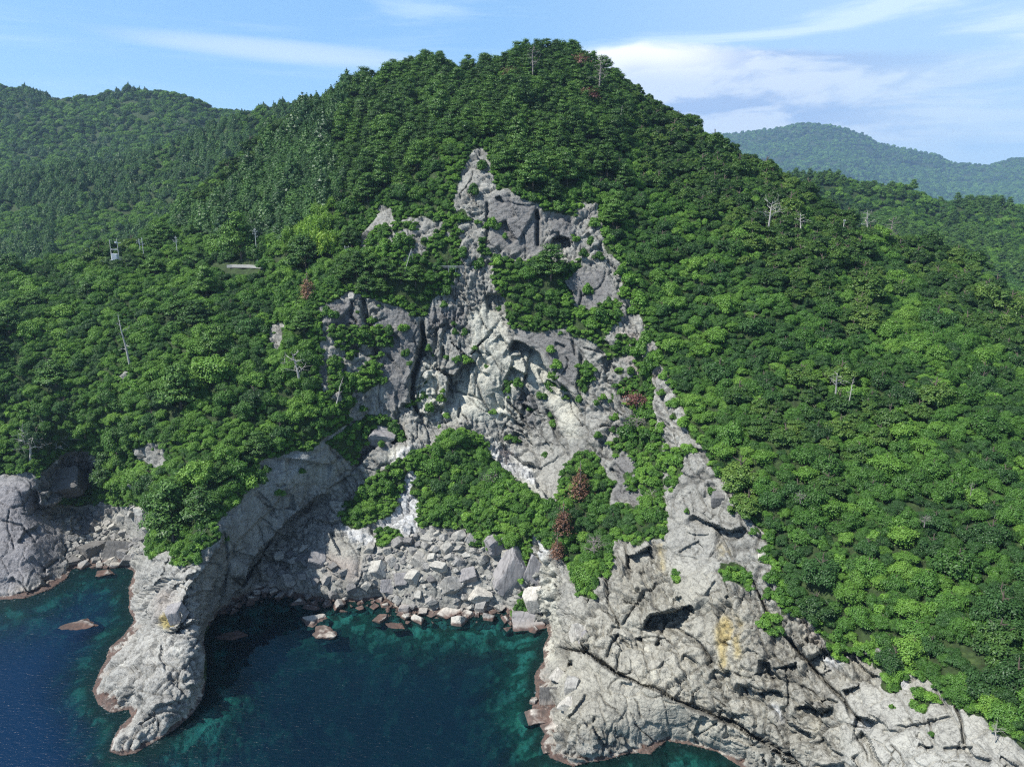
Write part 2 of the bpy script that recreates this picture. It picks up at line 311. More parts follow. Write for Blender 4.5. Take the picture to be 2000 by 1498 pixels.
# ---------------------------------------------------------------- hand-surveyed ledges (recess right of the line) and cracks
LEDGE = [ # line, recess m, reach px, rise on the other side
 ([(995,700),(996,681),(1002,664),(1027,672),(1051,688),(1063,712),(1087,740),(1107,757),(1128,790),(1140,820)], 4.6, 46, .3),
 (A2([(1230,1400),(1260,1180),(1270,1080),(1200,1030),(1330,1060),(1470,890),(1560,980)]), 4.5, 42, .3),
 (A2([(1570,790),(1620,900),(1690,975)]), 2.4, 22, .2), (A2([(1700,610),(1750,690)]), 1.2, 10, .2), (A2([(1790,660),(1865,770)]), 2.0, 16, .2),
 (A2([(1600,250),(1640,380),(1700,450),(1795,455)]), -1.5, 14, .1), (A2([(1640,270),(1790,270),(1870,280)]), 3, 30, .2),
 (A2([(1050,790),(1100,820),(1190,900)]), 2.0, 14, .2), (A2([(870,1120),(930,1000),(990,860),(1040,700)]), 1.5, 12, .6),
 (A2([(990,1430),(1090,1440),(1150,1330)]), 2.6, 20, .2), (A2([(800,1400),(830,1330),(920,1340)]), 2.5, 22, .2),
 (A2([(1010,1060),(1060,1100),(1120,1150)]), 1.8, 12, .2), (A2([(1060,640),(1170,590),(1260,560),(1330,590)]), 1.2, 14, .3),
 (A2([(440,600),(520,560),(545,640)]), 3.0, 18, .2), (A2([(400,760),(400,880)]), 1.5, 12, .2),
 (B2([(390,780),(450,820),(520,850),(560,850)]), 3.2, 24, .3), (B2([(390,680),(500,660)]), 2.2, 14, .2),
 (B2([(740,900),(830,930),(900,1000)]), 2, 18, .2), (B2([(490,1150),(560,1160),(620,1200)]), 3.0, 18, .2),
 (B2([(1265,500),(1340,540),(1380,640)]), 3.5, 22, .3), (B2([(1265,690),(1290,780),(1310,850)]), -2.0, 18, .2), (B2([(1350,650),(1380,700),(1370,780)]), 2.2, 20, .3),
 (B2([(830,530),(930,575)]), 1.6, 8, .2), (B2([(280,1230),(480,1330),(540,1390)]), 1.8, 14, .3), (B2([(1180,960),(1160,1100),(1150,1190)]), 2.2, 14, .3),
 (B2([(1320,860),(1380,1000),(1400,1160),(1480,1330)]), 2.5, 14, .4),
 ([(985,862),(995,880),(1020,901),(1044,908),(1051,918)], 3.2, 20, .3), ([(945,890),(965,898),(990,915),(1010,946)], 6, 26, .3),
 ([(1000,840),(1020,850),(1045,870)], 1.6, 14, .2),
 ([(470,1150),(483,1107),(520,1060),(542,1037),(570,1005),(600,985),(625,965),(650,960)], 4.5, 22, .5), ([(440,1100),(470,1050),(530,990),(560,950)], 2.5, 18, .3),
 ([(430,1180),(440,1120),(455,1070)], 2.5, 14, .2), ([(690,920),(710,900),(745,868),(800,858)], -3.5, 20, .2),
 ([(555,895),(600,900),(650,905)], 2.5, 18, .3),
 (C4([(210,600),(230,700),(300,700),(420,640),(520,540)]), 5, 26, .5), (C4([(520,380),(500,480),(600,470)]), 3, 30, .2),
 (C4([(740,390),(780,460),(870,530)]), 3, 12, .4),
 ([(1228,420+40),(1090,470),(1100,462),(1118,468),(1122,492)], 1.0, 8, 0), (C2([(1350,700),(1370,650),(1410,622),(1460,640),(1475,700)]), 4.5, 24, .2),
 (C2([(1110,540),(1130,590),(1180,660)]), 3, 16, .3), (C2([(1050,420),(1080,410),(1110,450)]), 2.5, 10, .2), (C2([(1435,880),(1470,930),(1490,950)]), 3, 16, .3),
 (D3([(960,1050),(990,960),(1040,900),(1190,880),(1300,830),(1390,805),(1440,870)]), 5, 44, .35), (D3([(820,360),(860,370),(1050,290)]), 3, 34, .4),
 (D3([(910,1110),(960,1100),(990,1120)]), 2, 9, .2), (D3([(800,1110),(860,1160),(880,1200)]), 1.5, 12, .3), (D3([(1080,1180),(1160,1110)]), 1.5, 10, .2),
 (D3([(1310,1240),(1400,1270),(1460,1340)]), 1.8, 14, .3), (D3([(1600,1380),(1680,1420),(1760,1400)]), 1.8, 14, .3),
 (D3([(410,1220),(510,1190)]), 2.5, 10, .2), (D3([(300,1330),(370,1320),(380,1400)]), 2.5, 10, .2),
 (D4([(320,550),(400,560),(420,620),(540,720)]), 3.0, 22, .3), (D4([(380,590),(470,605),(640,570)]), 1.6, 16, .3),
 (D4([(800,480),(850,460),(880,490),(950,500),(1060,480),(1180,500),(1240,550),(1340,555)]), 3.5, 24, .5), (D4([(700,545),(760,530),(830,490)]), 2.2, 12, .3),
 (D4([(1080,520),(1130,590),(1200,650),(1300,700)]), 2.0, 16, .3), (D4([(980,790),(1040,770),(1110,740)]), 1.6, 20, .3),
 (D4([(600,905),(700,890),(820,960),(930,930)]), 2.5, 20, .3), (D4([(150,730),(260,760),(300,800),(480,790),(560,860)]), 2.2, 20, .3),
 (D4([(1080,980),(1180,1000),(1260,1040)]), 3, 26, .3), (D4([(0,930),(80,960),(200,980)]), 2, 18, .3), (D4([(560,900),(550,1000),(620,1080),(720,1120),(740,1180)]), 2.5, 18, .3),
 (D4([(1140,1100),(1200,1180),(1240,1300),(1300,1392)]), 2.6, 18, .3), (D4([(820,1130),(900,1250),(1000,1300)]), 1.5, 18, .2),
 (C5([(1050,950),(960,895),(850,830),(700,770),(560,690),(420,640),(300,560),(200,520)]), 1.6, 16, .7),
 (D4([(560,350),(640,470),(720,550)]), 2, 12, .4), (D4([(1380,1060),(1500,1065),(1650,1030),(1860,980)]), .8, 10, .2),
 (C5([(700,0),(760,40),(840,70),(920,60)]), 3.0, 22, .3),
 (C6([(680,470),(700,430),(735,370)]), 2.5, 14, .2), (C6([(640,470),(700,450),(770,420)]), 1.6, 14, .6), (C6([(440,290),(400,560),(380,640)]), 1, 8, .2),
]
CRACK = [ # line, half width px, depth m
 (A2([(1010,500),(1030,640),(1040,720),(990,880),(940,1060),(925,1300),(985,1490)]), 4, 4.5), (A2([(425,230),(450,380),(500,560),(540,660),(570,800),(590,900)]), 5, 3.5),
 (A2([(330,330),(330,480),(400,560)]), 1.6, 1.5), (A2([(1390,1380),(1380,1480)]), 1.8, 1.6), (A2([(660,900),(640,980)]), 1, .8),
 (A2([(1040,860),(1060,850)]), 5, 2.0),
 (B2([(720,1190),(780,1300),(830,1440),(860,1500)]), 3.5, 2.5), (B2([(1060,640),(1080,760),(1040,950),(1080,1100)]), 2, 2.0), (B2([(60,800),(50,920),(110,1080),(200,1240)]), 1.6, 1.2),
 (B2([(330,1100),(480,1260),(560,1380)]), 1.5, 1.5),(B2([(300,1160),(450,1300),(600,1480)]), 1.5, 1.5),
 (C5([(140,545),(200,520),(300,560),(420,640),(560,690),(700,770),(850,830),(960,895),(1050,950),(1150,1010)]), 1.6, 2.2),
 (C5([(890,180),(950,290),(1000,400),(1060,480),(1150,580),(1250,690),(1330,780),(1400,850)]), 1.4, 1.5),
 (D4([(540,360),(700,550),(840,710),(1000,870),(1060,1010)]), 2.0, 2.0), (D4([(320,30),(370,150),(400,220)]), 2, 1.8), (D4([(1790,780),(1860,900),(1920,1050),(1940,1230)]), 1.6, 1.4),
 (D4([(540,600),(560,880),(560,1100)]), 1.2, 1.2), (D4([(0,990),(160,1060),(360,1190),(560,1290),(680,1392)]), 1.8, 2.2), (D4([(740,880),(760,960)]), 1.2, 1.2),
 (D4([(600,720),(740,780),(830,890)]), 1.2, 1.0), (D4([(1660,1050),(1700,1190)]), 1.0, .6), (D4([(360,1300),(380,1392)]), 1.4, 1.2),
 (D3([(260,1190),(400,1220),(560,1300),(700,1400),(860,1480)]), 2.2, 2.4), (D3([(640,560),(650,780),(780,1020)]), 1.6, 1.5), (D3([(500,640),(500,820)]), 1.5, 1.5),
 (D3([(1040,280),(1050,460)]), 2.2, 1.6), (D3([(1080,260),(1090,480)]), 1.6, 1.2), (D3([(810,230),(830,420),(850,600)]), 2, 1.4), (D3([(780,1020),(940,760),(1100,580)]), 1.6, 1.0),
 (D3([(1120,1200),(1140,1060),(1190,900)]), 1.5, 1.4), (D3([(660,1310),(700,1200),(760,1060)]), 1.5, 1.4), (D3([(1250,1000),(1460,1150),(1600,1320)]), 1.2, 1.0),
 (C6([(560,250),(480,400),(460,480),(440,560)]), 1.6, 1.4), (C6([(870,60),(890,200),(860,370)]), 2, 1.2), (C6([(540,690),(560,800)]), 1, .3), (C6([(520,800),(480,860)]), 1.6, .5),
 (C6([(530,690),(600,710),(680,720)]), 1, .35), (C6([(460,620),(560,590),(700,620)]), .9, .5), (C3([(1100,1100),(1170,1150),(1230,1260)]), 2, 1.6), (C3([(1280,1100),(1210,1240)]), 2, 1.6), (C3([(1210,1290),(1320,1320)]), 2, 1.6),
 (C4([(1290,1100),(1360,1160),(1420,1050),(1530,880)]), 1.6, 1.6), (C4([(0,780),(120,820),(200,900)]), 1.2, .8), (C4([(180,640),(130,700),(60,720)]), 1.2, .7), (C4([(230,1080),(330,1000)]), 1.6, 1.2),
 (C2([(1480,1210),(1500,1300)]), 1.5, 1.2), (C2([(1010,440),(1000,700)]), 2.2, 2.0),(C2([(1280,480),(1290,700)]), 3, 3.0),
]
# finer unnamed joints of the rock, following the same strike
LEDGE.append(([(399,1300),(393,1262),(389,1236),(384,1212),(362,1208),(346,1186),(357,1166),(370,1146),(386,1124),(400,1105),(415,1086),(430,1060),(436,1030)], 3.2, 22, .35))
LEDGE.append((C6([(520,840),(620,760),(740,720),(790,640)]), .8, 16, .4))
rj = random.Random(42)
def random_line(x, y, ang, L, wob=.35):
    pts_ = [(x, y)]
    for _ in range(4): ang += rj.gauss(0, wob); x += math.cos(ang) * L / 4; y += math.sin(ang) * L / 4; pts_.append((x, y))
    return pts_
def rock_at(x, y):
    i_ = int((y - gy[0]) / STEP); j_ = int((x - gx[0]) / STEP); return 0 <= i_ < NY and 0 <= j_ < NX and rock[i_, j_] and SD[i_, j_] > 10 and not rub[i_, j_]
cnt_ = 0
while cnt_ < 420:
    x, y = rj.uniform(0, 2050), rj.uniform(300, 1520)
    if not rock_at(x, y): continue
    cnt_ += 1
    low_right = x > 1080 and y > 950
    base_a = rj.choice([1.57, 1.45, .75, .6]) if not low_right else rj.choice([.62, .7, 1.5, 2.2, .2])
    if x < 480 and y > 1180 and rj.random() < .6: continue
    if x < 480 and y > 1000: base_a = rj.choice([-.9, -.8, .1, 1.3])
    L = rj.uniform(22, 90) * (.8 if low_right else 1); dk = .55 if low_right else .8
    if cnt_ % 2: CRACK.append((random_line(x, y, base_a + rj.gauss(0, .2), L), rj.uniform(.1, .8), rj.uniform(.5, 1.3) * dk))
    else: LEDGE.append((random_line(x, y, base_a + rj.gauss(0, .25), L), rj.uniform(.5, 1.7) * dk * 1.2 * rj.choice([1, 1, -1]), rj.uniform(7, 20), rj.uniform(.2, .6)))
dT = np.zeros(GX.shape)
CRK = np.zeros(GX.shape)
def win(line, m):
    xs = [p[0] for p in line]; ys = [p[1] for p in line]
    i0 = max(0, int((min(ys) - m - gy[0]) / STEP)); i1 = min(NY, int((max(ys) + m - gy[0]) / STEP) + 2)
    j0 = max(0, int((min(xs) - m - gx[0]) / STEP)); j1 = min(NX, int((max(xs) + m - gx[0]) / STEP) + 2)
    return slice(i0, i1), slice(j0, j1)
for line, dp, reach, rise in LEDGE:
    if dp < 0: line = line[::-1]; dp = -dp
    q = win(line, reach * 3); X, Y = wpx[q] * .35 + GX[q] * .65, wpy[q] * .35 + GY[q] * .65
    d, s, arc = pdist(X, Y, line); tap = sst(arc, 0, .12) * sst(1 - arc, 0, .12)
    rec = np.where(s > 0, np.exp(-(d / reach) ** 1.3) * sst(d, 0, 2.5), 0) - rise * np.where(s <= 0, np.exp(-d / (reach * .6)), 0)
    dT[q] += dp * tap * rec
for line, hw, dp in CRACK:
    q = win(line, hw * 6); X, Y = wpx[q] * .3 + GX[q] * .7, wpy[q] * .3 + GY[q] * .7
    d, s, arc = pdist(X, Y, line); tap = sst(arc, 0, .1) * sst(1 - arc, 0, .1) * .8 + .2
    dT[q] += dp * tap * np.exp(-(d / (hw + 1)) ** 2); CRK[q] = np.maximum(CRK[q], tap * np.exp(-(d / (hw + .8)) ** 2))
dT *= 1.35 * np.maximum(rockf, .15) * np.where(LANDM, sst(SD, 0, 12), 0)
T0 = T.copy(); T = T + dT
P = world(GX, EY, T)
def gnormals(P):
    du = np.zeros_like(P); dv = np.zeros_like(P)
    du[:, 1:-1] = P[:, 2:] - P[:, :-2]; du[:, 0] = P[:, 1] - P[:, 0]; du[:, -1] = P[:, -1] - P[:, -2]
    dv[1:-1] = P[2:] - P[:-2]; dv[0] = P[1] - P[0]; dv[-1] = P[-1] - P[-2]
    N = np.cross(dv, du); return N / (np.linalg.norm(N, axis=-1, keepdims=True) + 1e-9)
Pb = world(GX, EY, T0)
NB = gnormals(Pb)
NB = np.stack([blur(NB[..., k], 6, 2) for k in range(3)], -1); NB /= np.linalg.norm(NB, axis=-1, keepdims=True) + 1e-6
# displacement
flat = P.reshape(-1, 3)
amp = (rockf * (1 - .82 * smooth) * (1 - .6 * rubf) * np.where(LANDM, sst(SD, -2, 22) * .85 + .15, .0)).reshape(-1)
ix = np.where(amp > 0.02)[0]; Q = flat[ix]
wq = Q + .7 * np.stack([fbm(Q, 5, 2, 100 + 7 * k) for k in range(3)], -1)
# strike-aligned coordinates: bedding dips to the right, joints near vertical
th = .35 * vn(Q / 40, 400) + .25
ca, sa = np.cos(th), np.sin(th)
wq2 = np.stack([(wq[:, 0] * ca + wq[:, 2] * sa) * 1.15, wq[:, 1], (-wq[:, 0] * sa + wq[:, 2] * ca) * .5], -1)
wq3 = np.stack([wq[:, 0] * ca + wq[:, 2] * sa, wq[:, 1], (-wq[:, 0] * sa + wq[:, 2] * ca) * .8], -1)
f1, e1 = facets(wq2, 7.5, 3, .45); f2, e2 = facets(wq2 + 31, 2.9, 9, .5); f3, e3 = facets(wq3 + 77, 1.3, 17, .6)
blk = .5 + .5 * sst(fbm(Q, 14, 2, 55), -.25, .25)
h = .85 * f1 + .62 * f2 * blk + .34 * f3 * blk - .9 * np.exp(-(e1 / .05) ** 2) - .45 * np.exp(-(e2 / .08) ** 2) * blk
f4, e4 = facets(wq3 * 1.0 + 131, .75, 19, .6)
h += .15 * f4 * blk
h += 1.0 * fbm(Q, 11, 4, 60) + .25 * fbm(Q, 1.6, 3, 70)
pit = ridged(np.stack([Q[:, 0], Q[:, 1], Q[:, 2] * 1.6], -1), 2.2, 3, 80)
h -= .7 * sst(pit, .15, .6) * sst(fbm(Q, 16, 2, 90), 0.0, .35)
gxx, gyy = GX.reshape(-1)[ix], GY.reshape(-1)[ix]
hd_ = blur(inpoly(GX, GY, [(150,1500),(150,1300),(262,1100),(300,1080),(430,1020),(500,930),(555,885),(670,890),(640,990),(545,1045),(485,1115),(468,1170),(430,1210),(405,1250),(405,1500)]).astype(float), 4, 1).reshape(-1)[ix]
al = .79 * Q[:, 2] + .62 * Q[:, 1]; ac = .62 * Q[:, 2] - .79 * Q[:, 1]
bed_q = np.stack([Q[:, 0] * .10, ac / 2.6 + .35 * fbm(Q, 9, 2, 140), al * .035], -1)
lay_h = .75 * (1 - 2 * np.abs(vn(bed_q, 141))) + .35 * (1 - 2 * np.abs(vn(bed_q * 2.3, 142))) + .5 * fbm(Q, 9, 3, 143)
h = h * (1 - .55 * hd_ * (gyy < 1130) - .1 * hd_) + lay_h * .75 * hd_
dsp = np.zeros(flat.shape[0]); dsp[ix] = h * amp[ix]
JNT = np.zeros(flat.shape[0]); JNT[ix] = np.clip(np.exp(-(e1 / .045) ** 2) * .8 + np.exp(-(e2 / .06) ** 2) * blk * .7 + np.exp(-(e3 / .07) ** 2) * blk * .35, 0, 1) * np.clip(amp[ix], 0, 1); JNT = JNT.reshape(NY, NX)
smf = smooth.reshape(-1)[ix] * rockf.reshape(-1)[ix]
dsp[ix] += smf * (.5 * fbm(Q, 12, 3, 61) + .14 * fbm(Q * np.array([1, 1, .4]), 2.2, 3, 62) - .35 * np.exp(-(e1 / .02) ** 2))
# seabed mounds
sea_ix = np.where(~LANDM.reshape(-1) & (GY.reshape(-1) > 1050))[0]; QS = flat[sea_ix] * np.array([1, 1, 0])
fs, es = facets(QS + 5, 4.0, 23, .3); fs2, es2 = facets(QS + 9, 1.9, 29, .3)
dz = np.zeros(flat.shape[0]); sdd = np.clip(-SD.reshape(-1)[sea_ix], 0, 60) / 60
dz[sea_ix] = (1.1 * fbm(QS, 7, 4, 24) + .45 * fs * sst(es, 0, .3) + .25 * fs2) * (.25 + sdd)
veg_ix = np.where(rockf.reshape(-1) < .98)[0]
dsp[veg_ix] += (1 - rockf.reshape(-1)[veg_ix]) * LANDM.reshape(-1)[veg_ix] * (2.2 * fbm(flat[veg_ix], 22, 3, 44) + .5 * fbm(flat[veg_ix], 4, 2, 45))
P = P + NB * dsp.reshape(NY, NX)[..., None]; P[..., 2] += dz.reshape(NY, NX)
zlim = np.where(LANDM, np.minimum(.35, SD * .04 + .02), -99); P[..., 2] = np.maximum(P[..., 2], zlim)
P[..., 2] = np.where(LANDM | (GY < 1050), P[..., 2], np.minimum(P[..., 2], -.12))
# far side of the crest: the ground falls away behind
o = OVER[..., None]; hd = np.stack([P[..., 0], P[..., 1], 0 * P[..., 0]], -1); hd /= np.linalg.norm(hd, axis=-1, keepdims=True) + 1e-9
P = P + hd * o * .9 + np.array([0, 0, -.55]) * o
PN = gnormals(P)

# ---------------------------------------------------------------- colours of the rock (stains and beds that belong to the stone, shade tinted into the headland wall)
def zone(poly, soft=6): return blur(inpoly(wpx, wpy, poly).astype(float), soft, 2)
n1 = fbm(P, 9, 4, 200); n2 = fbm(P * np.array([1, 1, .25]), 2.5, 4, 210); n3 = fbm(P, 30, 2, 220)
def mixc(A_, c, m): return A_ * (1 - m[..., None]) + np.array(c) * m[..., None]
col = np.ones(GX.shape + (3,)) * np.array([.37, .36, .325])
tone = (.17 * n1 + .2 * n2 + .1 * n3)
palez = [A2([(1480,480),(1560,330),(1800,460),(1850,700),(1880,900),(2000,1100),(2000,1500),(1300,1500),(1290,1300),(1450,950),(1480,800)]),
         A2([(1060,800),(1200,1000),(1260,1200),(1220,1500),(980,1500),(960,1200)]), B2([(370,650),(660,640),(780,850),(1000,1100),(1050,1450),(950,1500),(700,1050),(350,780)]),
         [(930,850),(985,870),(1045,930),(1070,975),(1000,950),(950,900)], [(745,905),(760,880),(812,872),(810,890),(770,905)], [(1050,1085),(1085,1110),(1085,1290),(1062,1290),(1055,1200)], [(1030,1040),(1050,1040),(1062,1090),(1050,1110)]]
for z in palez: col = mixc(col, (.60, .585, .50), zone(z, 3) * .9)
greyz = [SMOOTH[4], SMOOTH[5], SMOOTH[3], SMOOTH[11], SMOOTH[12], A2([(1030,420),(1440,400),(1440,600),(1200,640),(1060,620)]), A2([(60,350),(330,340),(500,560),(300,620),(90,560)]), [(690,840),(760,830),(800,850),(745,880),(700,900)],
         [(1190,980),(1205,880),(1250,900),(1250,975)], B2([(430,1000),(620,1080),(640,1450),(400,1200)]), [(80,925),(120,890),(175,880),(180,930),(100,985)]]
for z in greyz: col = mixc(col, (.215, .207, .20), zone(z, 3) * .95)
col = mixc(col, (.30, .285, .30), zone(SMOOTH[2], 8) * .8)
col = mixc(col, (.50, .485, .45), zone(HEADP, 5) * .6)
col = mixc(col, (.36, .38, .38), zone(SMOOTH[8], 5) * .8)  # cove side of the headland: its shade is put into this blue-grey tint
col = mixc(col, (.44, .405, .31), zone([(1200,1050),(1700,1260),(2000,1460),(1700,1500),(1400,1480),(1070,1440),(1080,1250),(1180,1150)], 12) * .38)
col = mixc(col, (.31, .295, .255), zone(D4([(300,300),(640,330),(1000,850),(820,980),(560,900),(300,600)]), 6) * .6)
col = mixc(col, (.50, .49, .45), zone(SMOOTH[9], 10) * .5)
wh = np.zeros(GX.shape)
for z in WHITE + [D4([(820,520),(1040,510),(1010,640),(860,600)]), D4([(420,880),(480,890),(550,1040),(500,1040)]), D4([(1060,1000),(1220,1060),(1210,1110),(1120,1080)]), D4([(1420,710),(1500,690),(1490,770),(1430,770)]), [(668,1035),(690,1030),(735,1050),(735,1072),(690,1060)], D3([(0,200),(100,330),(110,440),(60,420)]), [(960,862),(1000,885),(1045,930),(1050,950),(1000,925),(960,890)], [(760,900),(780,880),(812,872),(808,888)]]: wh = np.maximum(wh, zone(z, 2))
col = mixc(col, (.66, .66, .66), np.clip(wh * (1 + n2 * .5), 0, 1) * .85)
yel = np.zeros(GX.shape)
for z in [D3([(1650,900),(1730,920),(1750,1100),(1700,1260),(1760,1420),(1620,1400),(1660,1180)]), D3([(1100,260),(1140,270),(1130,500),(1090,480)]), D3([(1800,860),(1850,1000),(1830,1300),(1790,1300)]), D3([(1640,260),(1730,300),(1740,380),(1660,400)]), D4([(0,200),(50,230),(70,420),(50,600),(0,620)]), D4([(140,220),(190,260),(180,500),(140,500)]), D4([(0,560),(60,600),(20,640)])]: yel = np.maximum(yel, zone(z, 2))
col = mixc(col, (.50, .38, .13), np.clip(yel * sst(n2 + n1 * .5, -.35, .25), 0, 1) * .75)
col = mixc(col, (.46, .37, .12), zone(C6([(665,370),(690,385),(670,430),(640,460),(612,450),(640,400)]), 1) * .9)
pink = np.zeros(GX.shape)
for z in [C4([(880,1180),(960,1160),(940,1260),(880,1380)]), D4([(640,180),(820,260),(830,430),(760,440),(720,330)]), [(1200,640),(1260,660),(1285,740),(1250,760),(1225,700)], [(560,630),(520,640)], [(620,1080),(700,1090),(700,1140),(640,1120)]]:
    if len(z) > 2: pink = np.maximum(pink, zone(z, 4))
col = mixc(col, (.40, .32, .28), pink * .5)
col = col * (1 + tone[..., None] * 1.15)
streak = fbm(P * np.array([1, 1, .06]), 1.3, 4, 230); vert = sst(1 - np.abs(PN[..., 2]), .35, .7)
col = col * (1 + .30 * streak * vert)[..., None]
col = col * (1 - .5 * JNT)[..., None] * (1 - .4 * CRK * rockf)[..., None]
col = np.clip(col * .90 * np.array([.86, .875, .87]), .05, .62)
bedc = np.ones_like(col) * np.array([.075, .10, .07]); bn = fbm(P * np.array([1, 1, 0]), 3.2, 4, 300); bn2 = fbm(P * np.array([1, 1, 0]), 9, 3, 310)
bedc = mixc(bedc, (.14, .20, .15), sst(bn + .4 * bn2, .10, .5) * .8); bedc = mixc(bedc, (.30, .34, .24), sst(fbm(P * np.array([1, 1, 0]), 1.9, 3, 330) + .3 * bn, .22, .45) * .8); bedc = mixc(bedc, (.10, .05, .035), sst(fbm(P * np.array([1, 1, 0]), 5, 3, 320), .18, .4) * .8)
bedc = mixc(bedc, (.34, .42, .38), zone([(320,1330),(385,1370),(425,1420),(430,1600),(300,1600),(340,1450)], 8) * sst(bn, -.4, .2) * .9); bedc = mixc(bedc, (.36, .40, .32), sst(fbm(P * np.array([1, 1, 0]), 2.6, 4, 340), .12, .30) * sst(SD, -110, -20) * .85); bedc = mixc(bedc, (.13, .045, .035), sst(SD, -26, -2) * .85)
col = np.where(LANDM[..., None], col, bedc)

ROCKW = np.clip(rockf + (~LANDM) * 1.0, 0, 1)
def make_mesh(name, V, Fq, cols=None, att=None, smooth_=True):
    me = bpy.data.meshes.new(name)
    me.vertices.add(len(V)); me.vertices.foreach_set('co', np.ascontiguousarray(V, dtype=np.float32).ravel())
    nf, k = Fq.shape
    me.loops.add(nf * k); me.loops.foreach_set('vertex_index', np.ascontiguousarray(Fq, dtype=np.int32).ravel())
    me.polygons.add(nf); me.polygons.foreach_set('loop_start', np.arange(0, nf * k, k, dtype=np.int32)); me.polygons.foreach_set('loop_total', np.full(nf, k, dtype=np.int32))
    me.update(calc_edges=True); me.polygons.foreach_set('use_smooth', np.full(nf, smooth_, dtype=bool))
    if cols is not None:
        at = me.color_attributes.new('tint', 'FLOAT_COLOR', 'POINT')
        at.data.foreach_set('color', np.concatenate([cols, np.ones((len(cols), 1))], 1).astype(np.float32).ravel())
    for nm, a in (att or {}).items():
        at = me.attributes.new(nm, 'FLOAT', 'POINT'); at.data.foreach_set('value', np.asarray(a, dtype=np.float32).ravel())
    return me
def obj(name, me, mat=None, parent=None):
    o = bpy.data.objects.new(name, me); S.collection.objects.link(o)
    if mat and not me.materials: me.materials.append(mat)
    if parent: o.parent = parent
    return o
def tag(o, label=None, cat=None, group=None, kind=None):
    if label: o['label'] = label
    if cat: o['category'] = cat
    if group: o['group'] = group
    if kind: o['kind'] = kind
    return o
def newmat(name):
    m = bpy.data.materials.new(name); m.use_nodes = True; t = NT(m.node_tree); return m, t, t.n['Principled BSDF']

